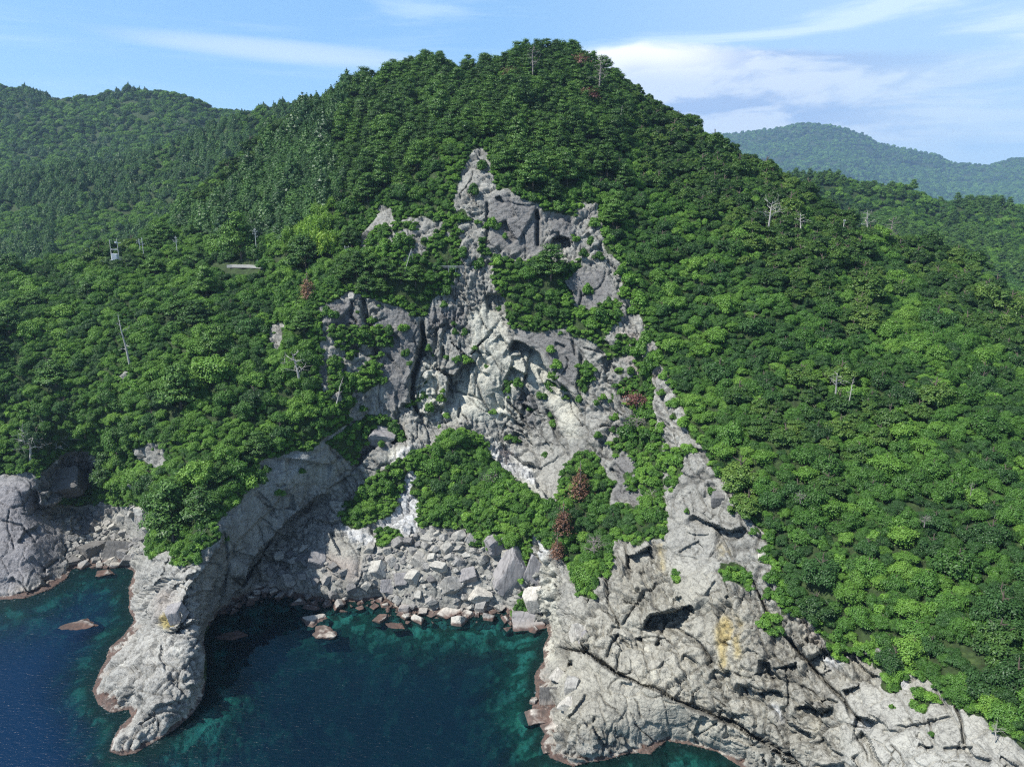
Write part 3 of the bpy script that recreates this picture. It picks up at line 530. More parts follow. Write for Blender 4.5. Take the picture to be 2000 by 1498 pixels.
# rock / soil material -------------------------------------------------------
def rock_mat(name, veg=True, tint_attr=True, base=(.36, .345, .31), objspace=False):
    m, t, bs = newmat(name)
    pos = t.new('ShaderNodeNewGeometry').outputs['Position']
    tc = t.new('ShaderNodeTexCoord').outputs['Object'] if objspace else pos
    n_f = t.noise(tc, 1.3, 8, .65); n_m = t.noise(tc, .28, 5, .6, .5)
    st = t.new('ShaderNodeMapping', {0: tc, 3: (.9, .9, .16)}).outputs[0]; n_s = t.noise(st, .9, 6, .62)
    if tint_attr: c = t.new('ShaderNodeAttribute', attribute_name='tint').outputs[0]
    else:
        rnd = t.new('ShaderNodeObjectInfo').outputs['Random']
        c = t.ramp(rnd, [(0, (.17, .166, .16)), (.35, (.26, .255, .24)), (.7, (.34, .33, .295)), (1, (.43, .42, .375))])
    dark = t.mix(t.ss(n_s, .50, .72), c, t.mix(1, c, (.62, .62, .63), 'MULTIPLY')); 
    c = t.mix(t.ss(n_f, .50, .30), dark, t.mix(1, dark, (.55, .55, .56), 'MULTIPLY'))
    c = t.mix(t.ss(n_m, .56, .74), c, t.mix(1, c, (1.3, 1.29, 1.25), 'MULTIPLY'))
    n_g = t.noise(tc, 4.5, 5, .7)
    c = t.mix(t.ss(n_g, .44, .30), c, t.mix(1, c, (.42, .42, .43), 'MULTIPLY')); c = t.mix(t.ss(n_g, .58, .70), c, t.mix(1, c, (1.35, 1.34, 1.3), 'MULTIPLY'))
    lay = t.new('ShaderNodeMapping', {0: tc, 2: (0, R(12), 0), 3: (.25, .25, 2.2)}).outputs[0]; n_l = t.noise(lay, 1.0, 5, .65)
    c = t.mix(t.math('MULTIPLY', t.ss(n_l, .47, .36), .8), c, t.mix(1, c, (.6, .6, .6), 'MULTIPLY'))
    wv_ = t.new('ShaderNodeVectorMath', {0: tc, 1: t.new('ShaderNodeVectorMath', {0: t.new('ShaderNodeTexNoise', {'Vector': tc, 'Scale': .6, 'Detail': 3}).outputs['Color'], 1: (1.6, 1.6, 1.6)}, operation='MULTIPLY').outputs[0]}, operation='ADD').outputs[0]
    for sc_, wd_, k_ in ((.42, .022, .55), (1.3, .03, .35)):
        ve = t.new('ShaderNodeTexVoronoi', {'Vector': t.new('ShaderNodeMapping', {0: wv_, 2: (0, R(25), 0), 3: (1, 1, .45)}).outputs[0], 'Scale': sc_}, feature='DISTANCE_TO_EDGE').outputs[0]
        c = t.mix(t.math('MULTIPLY', t.ss(ve, wd_, 0), k_), c, t.mix(1, c, (.30, .30, .30), 'MULTIPLY'))
    # intertidal band follows the real height above the water
    z = t.new('ShaderNodeSeparateXYZ', {0: pos}).outputs[2]
    zn = t.math('ADD', z, t.math('MULTIPLY', t.math('SUBTRACT', n_m, .5), 3.4))
    zn = t.math('ADD', zn, t.math('MULTIPLY', t.math('SUBTRACT', n_f, .5), .8))
    pale = t.mix(t.math('MULTIPLY', t.math('MULTIPLY', t.ss(zn, 1.7, .9), t.ss(z, -.4, .1)), .3), c, (.44, .39, .33))
    red = t.mix(t.ss(n_f, .4, .6), (.040, .022, .018), (.095, .048, .034))
    c = t.mix(t.math('MULTIPLY', t.math('MULTIPLY', t.ss(zn, .85, .35), t.ss(z, -1.6, -.2)), .85), pale, red)
    if veg:
        rw = t.new('ShaderNodeAttribute', attribute_name='rockw').outputs['Fac']
        g = t.ramp(t.noise(tc, .7, 6, .6), [(.3, (.020, .030, .012)), (.55, (.032, .055, .016)), (.75, (.065, .10, .03))])
        c = t.mix(t.ss(t.math('ADD', rw, t.math('MULTIPLY', t.math('SUBTRACT', n_f, .5), .9)), .40, .62), g, c)
    t.l.new(c, bs.inputs['Base Color']); bs.inputs['Roughness'].default_value = .88; bs.inputs['Specular IOR Level'].default_value = .25
    b1 = t.new('ShaderNodeBump', {'Strength': .75, 'Distance': .5, 'Height': t.noise(tc, 1.1, 8, .62)})
    vr = t.new('ShaderNodeTexVoronoi', {'Vector': t.new('ShaderNodeMapping', {0: tc, 3: (1, 1, .5)}).outputs[0], 'Scale': .75}, feature='DISTANCE_TO_EDGE').outputs[0]
    b2 = t.new('ShaderNodeBump', {'Strength': .35, 'Distance': .30, 'Height': t.ss(vr, 0, .09), 'Normal': b1.outputs[0]})
    b3 = t.new('ShaderNodeBump', {'Strength': .6, 'Distance': .25, 'Height': n_l, 'Normal': b2.outputs[0]})
    t.l.new(b3.outputs[0], bs.inputs['Normal']); return m
M_TERR = rock_mat("weathered_rock"); M_BOULDER = rock_mat("boulder_rock", False, False, objspace=True)

# split of the grid into named pieces ----------------------------------------
idx = np.arange(NY * NX).reshape(NY, NX)
quads = np.stack([idx[:-1, :-1], idx[1:, :-1], idx[1:, 1:], idx[:-1, 1:]], -1).reshape(-1, 4)
fcx = (GX[:-1, :-1] + 1).ravel(); fcy = (GY[:-1, :-1] + 1).ravel(); fover = OVER[1:, 1:].ravel()
keep = fover < 55
fl_land = LANDM[:-1, :-1].ravel() | LANDM[1:, 1:].ravel()
HEAD = [(150,1500),(150,1300),(262,1100),(300,1080),(430,1020),(500,940),(555,895),(660,900),(600,985),(545,1035),(485,1105),(468,1160),(430,1200),(405,1250),(405,1500)]
LROCK = [(-300,920),(60,925),(80,945),(120,890),(175,880),(200,905),(150,965),(100,985),(130,1040),(135,1115),(100,1200),(-300,1250)]
ishead = inpoly(fcx, fcy, HEAD); isl = inpoly(fcx, fcy, LROCK)
frock = (rockf[:-1, :-1].ravel() > .5)
lab = np.where(~fl_land, 0, np.where(ishead & frock, 1, np.where(isl & frock, 2, np.where(frock, 3, 4))))
lab = np.where(keep, lab, -1)
Pf = P.reshape(-1, 3); colf = col.reshape(-1, 3); rwf = ROCKW.reshape(-1)
names = ['seabed', 'headland', 'rocky_point', 'sea_cliff', 'mountain']
for k, nm in enumerate(names):
    fq = quads[lab == k]; uq, inv = np.unique(fq, return_inverse=True)
    me = make_mesh(nm, Pf[uq], inv.reshape(-1, 4), colf[uq], {'rockw': rwf[uq]})
    o = obj(nm, me, M_TERR); tag(o, kind='structure')

# ---------------------------------------------------------------- sea
sxs = np.concatenate([[-9000, -2000, -600], np.arange(-260, 260, 1.6), [600, 2000, 9000]]); sys_ = np.concatenate([[-6000, -1000, 0], np.arange(60, 300, 1.6)])
SX, SY = np.meshgrid(sxs, sys_); SPt = np.stack([SX, SY, 0 * SX], -1); qx, qy, qt = topx(SPt)
ssd = -bil(qx, qy, CSD); ssd = np.where(inpoly(qx, qy, LAND), 0, np.abs(ssd))
si = np.arange(SX.size).reshape(SX.shape); sq = np.stack([si[:-1, :-1], si[:-1, 1:], si[1:, 1:], si[1:, :-1]], -1).reshape(-1, 4)
me = make_mesh('sea', SPt.reshape(-1, 3), sq, None, {'shore': ssd.ravel(), 'lft': sst(qx, 420, 200).ravel()})
sm, t, bs = newmat('sea_water')
pos = t.new('ShaderNodeNewGeometry').outputs['Position']
sh = t.new('ShaderNodeAttribute', attribute_name='shore').outputs['Fac']; lf = t.new('ShaderNodeAttribute', attribute_name='lft').outputs['Fac']
nz = t.noise(pos, .12, 4, .6, .4)
dep_ = t.math('ADD', sh, t.math('MULTIPLY', t.math('SUBTRACT', nz, .5), 70.0))
dcol = t.mix(lf, (.0010, .011, .024), (.0018, .018, .050))
dcol = t.mix(t.ss(dep_, 60, 0), dcol, (.002, .020, .024))
diff = t.new('ShaderNodeBsdfDiffuse', {0: dcol})
trn = t.new('ShaderNodeBsdfTransparent', {0: (.22, .58, .60, 1)})
opac = t.math('ADD', t.math('MULTIPLY', t.ss(dep_, 4, 150), .62), t.math('ADD', t.math('MULTIPLY', lf, .22), .1), True)
foamn = t.math('MULTIPLY', t.ss(t.noise(pos, 1.1, 6, .7, .6), .54, .70), t.ss(t.math('ADD', sh, t.math('MULTIPLY', t.math('SUBTRACT', t.noise(pos, .22, 2, .5), .5), 26.0)), 7.0, 0.0))
opac = t.math('MAXIMUM', opac, t.math('MULTIPLY', foamn, .55)); 
dcol = t.mix(foamn, dcol, (.42, .52, .52)); t.l.new(dcol, diff.inputs[0])
body = t.new('ShaderNodeMixShader', {0: opac, 1: trn.outputs[0], 2: diff.outputs[0]})
wv = t.new('ShaderNodeMapping', {0: pos, 2: (0, 0, R(24)), 3: (.55, 1.2, 1)}).outputs[0]
h1 = t.noise(wv, 1.15, 5, .62, .3); h2 = t.noise(pos, .25, 2, .5)
bmp = t.new('ShaderNodeBump', {'Strength': .9, 'Distance': .30, 'Height': t.math('ADD', h1, t.math('MULTIPLY', h2, .7))})
gl = t.new('ShaderNodeBsdfGlossy', {'Roughness': .28, 'Normal': bmp.outputs[0]})
fr = t.new('ShaderNodeFresnel', {'IOR': 1.33})
out = t.new('ShaderNodeMixShader', {0: t.math('MULTIPLY', fr.outputs[0], .6, True), 1: body.outputs[0], 2: gl.outputs[0]})
t.l.new(out.outputs[0], t.n['Material Output'].inputs[0])
sea = obj('sea', me, sm); tag(sea, kind='structure')
# ==SPLIT==
# ---------------------------------------------------------------- plant materials
def leaf_mat(name, stops, transl=.14, var=.55):
    m, t, bs = newmat(name)
    rnd = t.new('ShaderNodeObjectInfo').outputs['Random']; va = t.new('ShaderNodeAttribute', attribute_name='var').outputs['Fac']
    f = t.math('ADD', t.math('MULTIPLY', rnd, 1 - var * .5), t.math('MULTIPLY', t.math('SUBTRACT', va, .5), var * 1.1), True)
    c = t.ramp(f, stops)
    c = t.mix(t.ss(va, .86, 1.0), c, t.mix(1, c, (1.5, 1.45, 1.2), 'MULTIPLY'))
    d = t.new('ShaderNodeBsdfDiffuse', {0: c}); tr = t.new('ShaderNodeBsdfTranslucent', {0: t.mix(1, c, (1.25, 1.3, .5), 'MULTIPLY')})
    g = t.new('ShaderNodeBsdfGlossy', {0: (1, 1, 1, 1), 'Roughness': .42})
    a = t.new('ShaderNodeMixShader', {0: transl, 1: d.outputs[0], 2: tr.outputs[0]}); b = t.new('ShaderNodeMixShader', {0: .016, 1: a.outputs[0], 2: g.outputs[0]})
    t.l.new(b.outputs[0], t.n['Material Output'].inputs[0]); return m
M_BROAD = [leaf_mat('dark_broadleaf_foliage', [(0, (0.032, 0.075, 0.023)), (.5, (0.046, 0.110, 0.029)), (1, (0.066, 0.155, 0.036))]),
           leaf_mat('green_broadleaf_foliage', [(0, (0.046, 0.109, 0.023)), (.5, (0.073, 0.170, 0.030)), (1, (0.101, 0.217, 0.038))]),
           leaf_mat('fresh_broadleaf_foliage', [(0, (0.087, 0.185, 0.030)), (.5, (0.121, 0.246, 0.040)), (1, (0.184, 0.320, 0.053))])]
M_OLIVE = leaf_mat('olive_foliage', [(0, (0.034, 0.077, 0.023)), (.4, (0.061, 0.128, 0.029)), (.75, (0.104, 0.182, 0.038)), (1, (0.151, 0.228, 0.049))], .15)
M_PINE = leaf_mat('pine_needles', [(0, (0.051, 0.105, 0.031)), (.4, (0.078, 0.162, 0.038)), (.8, (0.116, 0.220, 0.046)), (1, (0.155, 0.277, 0.058))], .15)
M_CEDAR = leaf_mat('cedar_needles', [(0, (0.044, 0.093, 0.035)), (.5, (0.068, 0.144, 0.040)), (1, (0.104, 0.199, 0.050))], .12)
M_SHRUB = [leaf_mat('shrub_foliage', [(0, (0.049, 0.121, 0.023)), (.5, (0.077, 0.177, 0.030)), (1, (0.109, 0.231, 0.040))], .25), leaf_mat('fresh_shrub_foliage', [(0, (0.098, 0.209, 0.035)), (.5, (0.135, 0.277, 0.043)), (1, (0.206, 0.355, 0.058))], .25)]
M_BAMBOO = leaf_mat('bamboo_foliage', [(0, (0.116, 0.220, 0.038)), (.5, (0.187, 0.331, 0.053)), (1, (0.292, 0.420, 0.072))], .3)
M_RUST = leaf_mat('dead_needles', [(0, (.13, .070, .045)), (.5, (.21, .115, .075)), (1, (.30, .18, .12))], .15)
M_RED = leaf_mat('withered_red_needles', [(0, (.15, .065, .055)), (1, (.28, .14, .12))], .15)
def plain(name, c, rough=.8, metal=0.0):
    m, t, bs = newmat(name); tc = t.new('ShaderNodeTexCoord').outputs['Object']
    cc = t.mix(t.noise(tc, 3.0, 4, .6), (c[0] * .65, c[1] * .65, c[2] * .65), (c[0] * 1.3, c[1] * 1.3, c[2] * 1.3))
    t.l.new(cc, bs.inputs['Base Color']); bs.inputs['Roughness'].default_value = rough; bs.inputs['Metallic'].default_value = metal; return m
M_BARK = plain('bark', (.11, .085, .065)); M_DEAD = plain('bleached_wood', (.38, .36, .33)); M_GREYW = plain('grey_twigs', (.23, .20, .185))

# ---------------------------------------------------------------- plant meshes at unit crown radius
def unit(n, rg):
    v = rg.normal(size=(n, 3)); return v / np.linalg.norm(v, axis=1, keepdims=True)
def ico():
    t_ = (1 + 5 ** .5) / 2
    v = np.array([(-1, t_, 0), (1, t_, 0), (-1, -t_, 0), (1, -t_, 0), (0, -1, t_), (0, 1, t_), (0, -1, -t_), (0, 1, -t_), (t_, 0, -1), (t_, 0, 1), (-t_, 0, -1), (-t_, 0, 1)], float)
    v /= np.linalg.norm(v[0])
    f = np.array([(0,11,5),(0,5,1),(0,1,7),(0,7,10),(0,10,11),(1,5,9),(5,11,4),(11,10,2),(10,7,6),(7,1,8),(3,9,4),(3,4,2),(3,2,6),(3,6,8),(3,8,9),(4,9,5),(2,4,11),(6,2,10),(8,6,7),(9,8,1)])
    return v, f
ICO = ico()
def crown(name, lobes, n, leaf, mat, seed, up=.5, core=.78, flatq=0.0, zmin=-.35, jit=.05):
    """lobes: (centre, radii); leaf faces spread over the outer skin of every lobe, round a filled core of darker leaf tone"""
    rg = np.random.default_rng(seed); L = [(np.array(c, float), np.array(r, float), rg.random()) for c, r in lobes]
    area = np.array([(r[0] * r[1] + r[0] * r[2]) for _, r, _ in L]); cnt = np.maximum(4, (n * area / area.sum())).astype(int)
    Pn, Nn, Vn = [], [], []
    for (c, r, va), k in zip(L, cnt):
        d = unit(k, rg); d[:, 2] = np.where(d[:, 2] < zmin, -d[:, 2], d[:, 2]); d = d + rg.normal(size=d.shape) * .02
        p = c + d * r * (1 + rg.normal(size=(k, 1)) * jit * 2 - rg.random((k, 1)) ** 3 * .35)
        ok = np.ones(k, bool)
        for c2, r2, _ in L:
            if c2 is c: continue
            ok &= (((p - c2) / (r2 * .86)) ** 2).sum(1) > 1
        nn = d / r; nn /= np.linalg.norm(nn, axis=1, keepdims=True)
        Pn.append(p[ok]); Nn.append(nn[ok]); Vn.append(np.clip(va * .55 + rg.random(ok.sum()) * .45, 0, 1))
    p = np.concatenate(Pn); nn = np.concatenate(Nn); va = np.concatenate(Vn); k = len(p)
    nn = nn * (1 - flatq) + np.array([0, 0, up]) + rg.normal(size=(k, 3)) * .38; nn /= np.linalg.norm(nn, axis=1, keepdims=True)
    tt = np.cross(nn, unit(k, rg)); tt /= np.linalg.norm(tt, axis=1, keepdims=True); bb = np.cross(nn, tt)
    s = (leaf * (.6 + .8 * rg.random(k)))[:, None]
    q = np.stack([p - tt * s, p + bb * s * .62 + nn * s * .1, p + tt * s, p - bb * s * .62 + nn * s * .1], 1).reshape(-1, 3)
    f = np.arange(4 * k).reshape(-1, 4); va4 = np.repeat(va, 4)
    if core > 0:
        cv = np.concatenate([c + ICO[0] * r * core * (1 + rg.normal(size=(12, 1)) * .08) for c, r, _ in L]); base_ = 4 * k
        cfq = np.concatenate([ICO[1] + base_ + 12 * i for i in range(len(L))])
        cfq = np.concatenate([cfq, cfq[:, :1]], 1); q = np.concatenate([q, cv]); va4 = np.concatenate([va4, np.repeat([v_ for _, _, v_ in L], 12) * .5])
    me = bpy.data.meshes.new(name); tri = core > 0
    faces = list(map(tuple, f)) + ([tuple(x[:3]) for x in cfq] if tri else [])
    me.from_pydata(q.tolist(), [], faces); at = me.attributes.new('var', 'FLOAT', 'POINT'); at.data.foreach_set('value', va4.astype(np.float32))
    me.materials.append(mat); me.update(); return me
def dome_lobes(rg, n, rr=(.26, .42), h=.9, flat=.8):
    out = [((0, 0, .25 * h), (.62, .62, .5 * h))]
    for i in range(n):
        a = rg.random() * 6.283; e = rg.random() ** .7; ra = math.sqrt(1 - e * e) * .78 * (.55 + .65 * rg.random()); z = e * h * .78 * (.85 + .3 * rg.random()); r = rr[0] + (rr[1] - rr[0]) * rg.random()
        out.append(((math.cos(a) * ra, math.sin(a) * ra, z), (r, r * (.85 + .3 * rg.random()), r * flat)))
    return out
def tube(path, rad, seg=5):
    path = [Vector(p) for p in path]; vs = []; fs = []
    for i, p in enumerate(path):
        d = (path[min(i + 1, len(path) - 1)] - path[max(i - 1, 0)]).normalized(); a = d.orthogonal().normalized(); b = d.cross(a)
        for k in range(seg):
            an = 6.283 * k / seg; vs.append(p + (a * math.cos(an) + b * math.sin(an)) * rad[i])
    for i in range(len(path) - 1):
        for k in range(seg): fs.append((i * seg + k, i * seg + (k + 1) % seg, (i + 1) * seg + (k + 1) % seg, (i + 1) * seg + k))
    fs.append(tuple(range(seg))[::-1]); fs.append(tuple(range((len(path) - 1) * seg, len(path) * seg)))
    return vs, fs
def joinm(name, parts, mat):
    V, Fc = [], []
    for vs, fs in parts:
        b = len(V); V += [tuple(x) for x in vs]; Fc += [tuple(i + b for i in f) for f in fs]
    me = bpy.data.meshes.new(name); me.from_pydata(V, [], Fc); me.materials.append(mat); me.update(); return me
def trunk_mesh(name, h, r, limbs, mat, rg, spread=.6, z0=.35):
    parts = [tube([(0, 0, -.4), (.02, .01, h * .35), (-.02, .03, h * .7), (0, 0, h)], [r * 1.25, r, r * .7, r * .3], 6)]
    for i in range(limbs):
        z = h * (z0 + (.95 - z0) * i / max(1, limbs)); a = i * 2.4 + rg.random(); l = spread * (1 - .5 * i / limbs)
        parts.append(tube([(0, 0, z), (math.cos(a) * l * .5, math.sin(a) * l * .5, z + l * .22), (math.cos(a) * l, math.sin(a) * l, z + l * .5)], [r * .5, r * .3, r * .12], 4))
    return joinm(name, parts, mat)
def dead_mesh(name, mat, seed, h=3.0, r=.09, n=9, spread=1.1, twig=4, lean=.1, drop=0.0):
    rg = np.random.default_rng(seed)
    lx = lean * h
    parts = [tube([(0, 0, -.3), (lx * .3, 0, h * .35), (lx * .6, .03 * h, h * .7), (lx, 0, h)], [r * 1.3, r, r * .6, r * .2], 6)]
    for i in range(n):
        f = .3 + .65 * i / n; z = h * f; a = i * 2.4 + rg.random() * .8; l = spread * (1.15 - .7 * f) * (.7 + .6 * rg.random()); bx = lx * f * .9
        p = [np.array((bx, 0, z))]; dr = np.array((math.cos(a), math.sin(a), .35 - drop)); 
        for s_ in range(4): dr = dr + rg.normal(size=3) * .22; dr /= np.linalg.norm(dr); p.append(p[-1] + dr * l / 4)
        parts.append(tube(p, [r * .45, r * .36, r * .27, r * .18, r * .08], 4))
        for k in range(twig):
            b = p[1 + k % 3 + (1 if k > 2 else 0)]; d2 = dr * .6 + rg.normal(size=3) * .55; d2 /= np.linalg.norm(d2); l2 = l * .45 * (.5 + rg.random())
            m_ = b + d2 * l2 * .5; d3 = d2 + rg.normal(size=3) * .4
            parts.append(tube([b, m_, m_ + d3 * l2 * .5], [r * .2, r * .13, r * .05], 3))
    return joinm(name, parts, mat)
rg = np.random.default_rng(3)
LF = .047
BROAD = [crown('crown', dome_lobes(rg, 22 + i * 3, (.11, .38), h=.75 + .16 * (i % 3), flat=.65 + .12 * (i % 2)), 9000, LF, M_BROAD[i % 3], 20 + i, jit=.10) for i in range(6)]
OLIVE = [crown('crown', dome_lobes(rg, 30, (.17, .27), .85, .62), 5500, .044, M_OLIVE, 40 + i, up=.9, core=.84) for i in range(3)]
SHRUB = [crown('crown', dome_lobes(rg, 11, (.24, .46), 1.0, .95), 1500, .095, M_SHRUB[i % 2], 60 + i, up=.5) for i in range(6)]
def pine_lobes(rg, h=2.6):
    out = []; lv = 7
    for k in range(lv):
        z = h * (.32 + .66 * k / (lv - 1)); ext = .95 * (1 - (k / lv) ** 1.7) + .06; m = max(1, int(6 * ext + 1))
        for j in range(m):
            a = j * 6.283 / m + k * 1.3 + rg.random() * .7; rr_ = ext * (.45 + .5 * rg.random()) if m > 1 else 0; s = .33 * (.7 + .6 * rg.random())
            out.append(((math.cos(a) * rr_, math.sin(a) * rr_, z + rg.normal() * .08 - rr_ * .12), (s * 1.05, s * 1.05, s * .72)))
    return out
PINE = [crown('crown', pine_lobes(rg, 2.2 + .25 * i), 4200, .062, M_PINE, 80 + i, up=.45, core=.7, zmin=-.2, jit=.12) for i in range(4)]
def cone_lobes(rg, h=3.0):
    out = []
    for k in range(9):
        f = k / 8; z = h * (.1 + .8 * f); ext = .74 * (1 - f) ** .7 + .05
        for j in range(5 if f < .75 else 1):
            a = j * 1.2566 + k * .7 + rg.random() * .5; q = ext * .75 * (.8 + .4 * rg.random()) if f < .75 else 0; s = (ext * .5 + .1) * (.8 + .4 * rg.random())
            out.append(((math.cos(a) * q, math.sin(a) * q, z), (s, s, s * .95)))
    return out
CEDAR = [crown('crown', cone_lobes(rg, 2.6 + .3 * i), 2400, .068, M_CEDAR, 90 + i, up=.2, core=.8, jit=.1) for i in range(3)]
BAMBOO = [crown('crown', [((rg.normal() * .35, rg.normal() * .35, .5 + 1.3 * rg.random()), (.3, .3, .5)) for _ in range(14)], 1800, .085, M_BAMBOO, 99 + i, up=.1, core=.6, jit=.2) for i in range(2)]
RUSTC = crown('crown', [(c, tuple(np.array(r) * .8)) for c, r in cone_lobes(rg, 3.4)], 1500, .09, M_RUST, 120, core=.3, jit=.35)
REDC = crown('crown', dome_lobes(rg, 10), 1500, .06, M_RED, 121, core=.35, jit=.35)
GRASS = [crown('crown', [((rg.normal() * .45, rg.normal() * .45, .1), (.5, .5, .3)) for _ in range(5)], 260, .14, M_SHRUB[0], 130 + i, up=.6, core=.7, jit=.1) for i in range(2)]
TR_B = trunk_mesh('trunk', 1.0, .055, 5, M_BARK, rg, .5); TR_P = trunk_mesh('trunk', 2.5, .05, 9, M_BARK, rg, .75, .3); TR_C = trunk_mesh('trunk', 2.6, .045, 6, M_BARK, rg, .4, .2)
TR_S = trunk_mesh('stem', .45, .045, 4, M_BARK, rg, .45, .2)

# ---------------------------------------------------------------- where plants grow on the main mass
cs = slice(2, None, 3)
SPx, SPy = GX[cs, cs].ravel(), GY[cs, cs].ravel(); SP3 = P[cs, cs].reshape(-1, 3); SPN = PN[cs, cs].reshape(-1, 3)
area = np.linalg.norm(np.cross(P[cs, cs][:-1, 1:] - P[cs, cs][:-1, :-1], P[cs, cs][1:, :-1] - P[cs, cs][:-1, :-1]), axis=-1)
ar = np.zeros(P[cs, cs].shape[:2]); ar[:-1, :-1] = area; ar = ar.ravel()
rk = blur(rock.astype(float), 6, 1)[cs, cs].ravel(); rkb = rockf[cs, cs].ravel(); lndm = (SD[cs, cs] > 6).ravel(); ovr = OVER[cs, cs].ravel()
LG = lndm & (ovr < 40)
def zin(polys): 
    r_ = np.zeros(len(SPx), bool)
    for p in polys: r_ |= inpoly(SPx, SPy, p)
    return r_
Z_PINE = zin([[(700,420),(660,300),(690,170),(800,90),(1050,60),(1140,90),(1210,160),(1230,250),(1190,300),(1150,330),(1060,420),(1000,380),(970,300),(930,270),(890,290),(860,330),(760,370)], [(660,540),(700,520),(770,440),(830,430),(820,560),(700,575)]])
Z_CEDAR = zin([[(420,460),(330,440),(450,330),(560,220),(700,130),(690,330),(640,420),(560,470)]])
Z_OLIVE = zin([[(1140,100),(1300,180),(1480,300),(1640,410),(1720,600),(1680,680),(1560,560),(1420,470),(1340,400),(1250,300),(1190,200)], [(160,520),(175,475),(230,465),(275,500),(270,530)], [(1700,440),(1850,460),(2000,560),(2100,700),(1950,700),(1800,560)], [(380,390),(560,230),(600,230),(470,350),(400,420)]])
Z_BAM = zin([[(595,450),(600,400),(640,370),(655,400),(640,450),(650,500),(560,510),(555,480)]])
Z_OPEN = zin([[(500,560),(620,540),(700,600),(560,620)], VEG[0]])
ROADP = [(380,528),(455,525),(505,521),(560,512),(600,505)]
rd, _, _ = pdist(SPx, SPy, ROADP); roadclear = (rd < 7) | ((SPx > 440) & (SPx < 512) & (SPy > 512) & (SPy < 545))
lowf = fbm(SP3, 18, 3, 500); midf = fbm(SP3, 6, 2, 510)
placed = {}
CELL = 6.0
def throw(mask, spacing, ntry, jitter=.25, key='tree', seed=1, others=()):
    rg_ = np.random.default_rng(seed); ids = np.where(mask)[0]
    if not len(ids): return []
    pr = ar[ids] * (np.abs(SPN[ids, 2]) * .8 + .2); pr /= pr.sum(); pick = rg_.choice(ids, size=ntry, p=pr)
    grid = placed.setdefault(key, {}); out = []
    for i in pick:
        sp = spacing[i] if hasattr(spacing, '__len__') else spacing
        sp *= 1 + jitter * (rg_.random() * 2 - 1); p = SP3[i]; c = tuple((p // CELL).astype(int)); ok = True
        for dx in (-1, 0, 1):
            for dy in (-1, 0, 1):
                for dz in (-1, 0, 1):
                    for (q, s2) in grid.get((c[0] + dx, c[1] + dy, c[2] + dz), ()):
                        if (q[0] - p[0]) ** 2 + (q[1] - p[1]) ** 2 + (q[2] - p[2]) ** 2 < (.5 * (sp + s2)) ** 2: ok = False; break
                    if not ok: break
                if not ok: break
            if not ok: break
        if ok: grid.setdefault(c, []).append((p, sp)); out.append((i, sp))
    return out
PROTO = {}
def mpx_(p): return float(np.dot(p - np.array([0, 0, CAMZ]), np.array([0, CP, -SP])) / F)
def side_of(px, py):                      # a phrase that finds the spot by its landmarks
    if py < 560:
        if px < 420: return 'above the road with the utility poles' if py < 515 else 'below the road with the utility poles'
        if px < 700: return 'on the left shoulder of the mountain' if py < 440 else 'between the road and the cliff'
        if px < 1200: return 'near the summit' if py < 230 else ('above the bare scree chute' if py < 330 else 'beside the upper cave rocks')
        if px < 1560: return 'on the right shoulder of the mountain' if py < 400 else 'on the right slope beside the bleached tree'
        return 'on the far right ridge'
    if px < 420: return 'on the left slope below the road' if py < 760 else 'above the shaded left cove'
    if px < 640: return 'left of the grey cliff face' if py < 820 else 'on top of the headland arch'
    if px < 1110: return 'on the green mound above the boulder beach' if py > 830 else 'on a ledge of the main cliff'
    if px < 1310 and py > 780: return 'in the ravine right of the main cliff'
    if px < 1500: return 'along the edge of the right cliff'
    if py < 800: return 'high on the right slope'
    return 'low on the right slope above the sea cliff' if py > 1050 else 'midway down the right slope'
MARKS = [(498,490,'the single utility pole by the road'),(228,490,'the twin-pole transformer platform'),(348,490,'the utility pole among the shrubs'),(280,480,'the double utility pole'),(480,524,'the short strip of road'),
 (620,430,'the yellow-green bamboo'),(605,555,'the rust-brown tree left of the cliff'),(540,655,'the small pale outcrop in the left forest'),(240,735,'the tiny white rock in the left forest'),(240,640,'the tall bare trunk on the left slope'),
 (130,870,'the grey tangle of dead branches'),(290,890,'the small outcrop above the left cove'),(270,960,'the bleached log in the left cove'),(370,1080,'the bushy ledge of the headland'),(470,980,'the shaded headland wall'),(580,720,'the bleached dead tree left of the cliff'),
 (700,600,'the split block at the left cliff top'),(820,690,'the long vertical crack'),(730,430,'the pale notch on the left skyline of the cliff'),(930,360,'the pale scree chute'),(1000,440,'the upper square rock face'),(1090,480,'the upper round cave'),(1150,560,'the grey slab beside the cave'),
 (860,525,'the guardrail above the cliff'),(1060,700,'the big arched overhang'),(900,850,'the top of the green mound'),(790,990,'the white rock patch on the mound'),(1130,940,'the rust-brown pines in the ravine'),(1090,1060,'the foot of the ravine'),(1240,780,'the withered red tree'),
 (1230,930,'the grey slab in the ravine'),(1340,900,'the beige knob of the right cliff'),(1440,1120,'the bush patch on the right cliff'),(1500,1220,'the little shrub shelf'),(1660,1270,'the white-stained hollow'),(1940,1440,'the bleached stump at the lower right'),(1500,415,'the big bleached tree'),(1642,450,'the lone pole on the right ridge'),
 (1650,790,'the bare grey tree on the right slope'),(1205,228,'the pale snag on the right shoulder'),(1160,150,'the grey dead pine near the summit'),(1130,120,'the summit'),(830,90,'the left knoll of the summit'),(1740,410,'the far bare grey tree'),(1850,1350,'the cliff edge at the lower right'),(1300,300,'the upper right skyline'),(1800,640,'the far right ridge'),(450,330,'the left skyline of the mountain'),(100,600,'the left rim of the forest'),(1950,900,'the right rim of the forest'),(1750,980,'the middle of the right slope'),(1560,700,'the upper middle of the right slope'),(1500,960,'the forest edge beside the right cliff'),(1700,1150,'the lower right slope')]
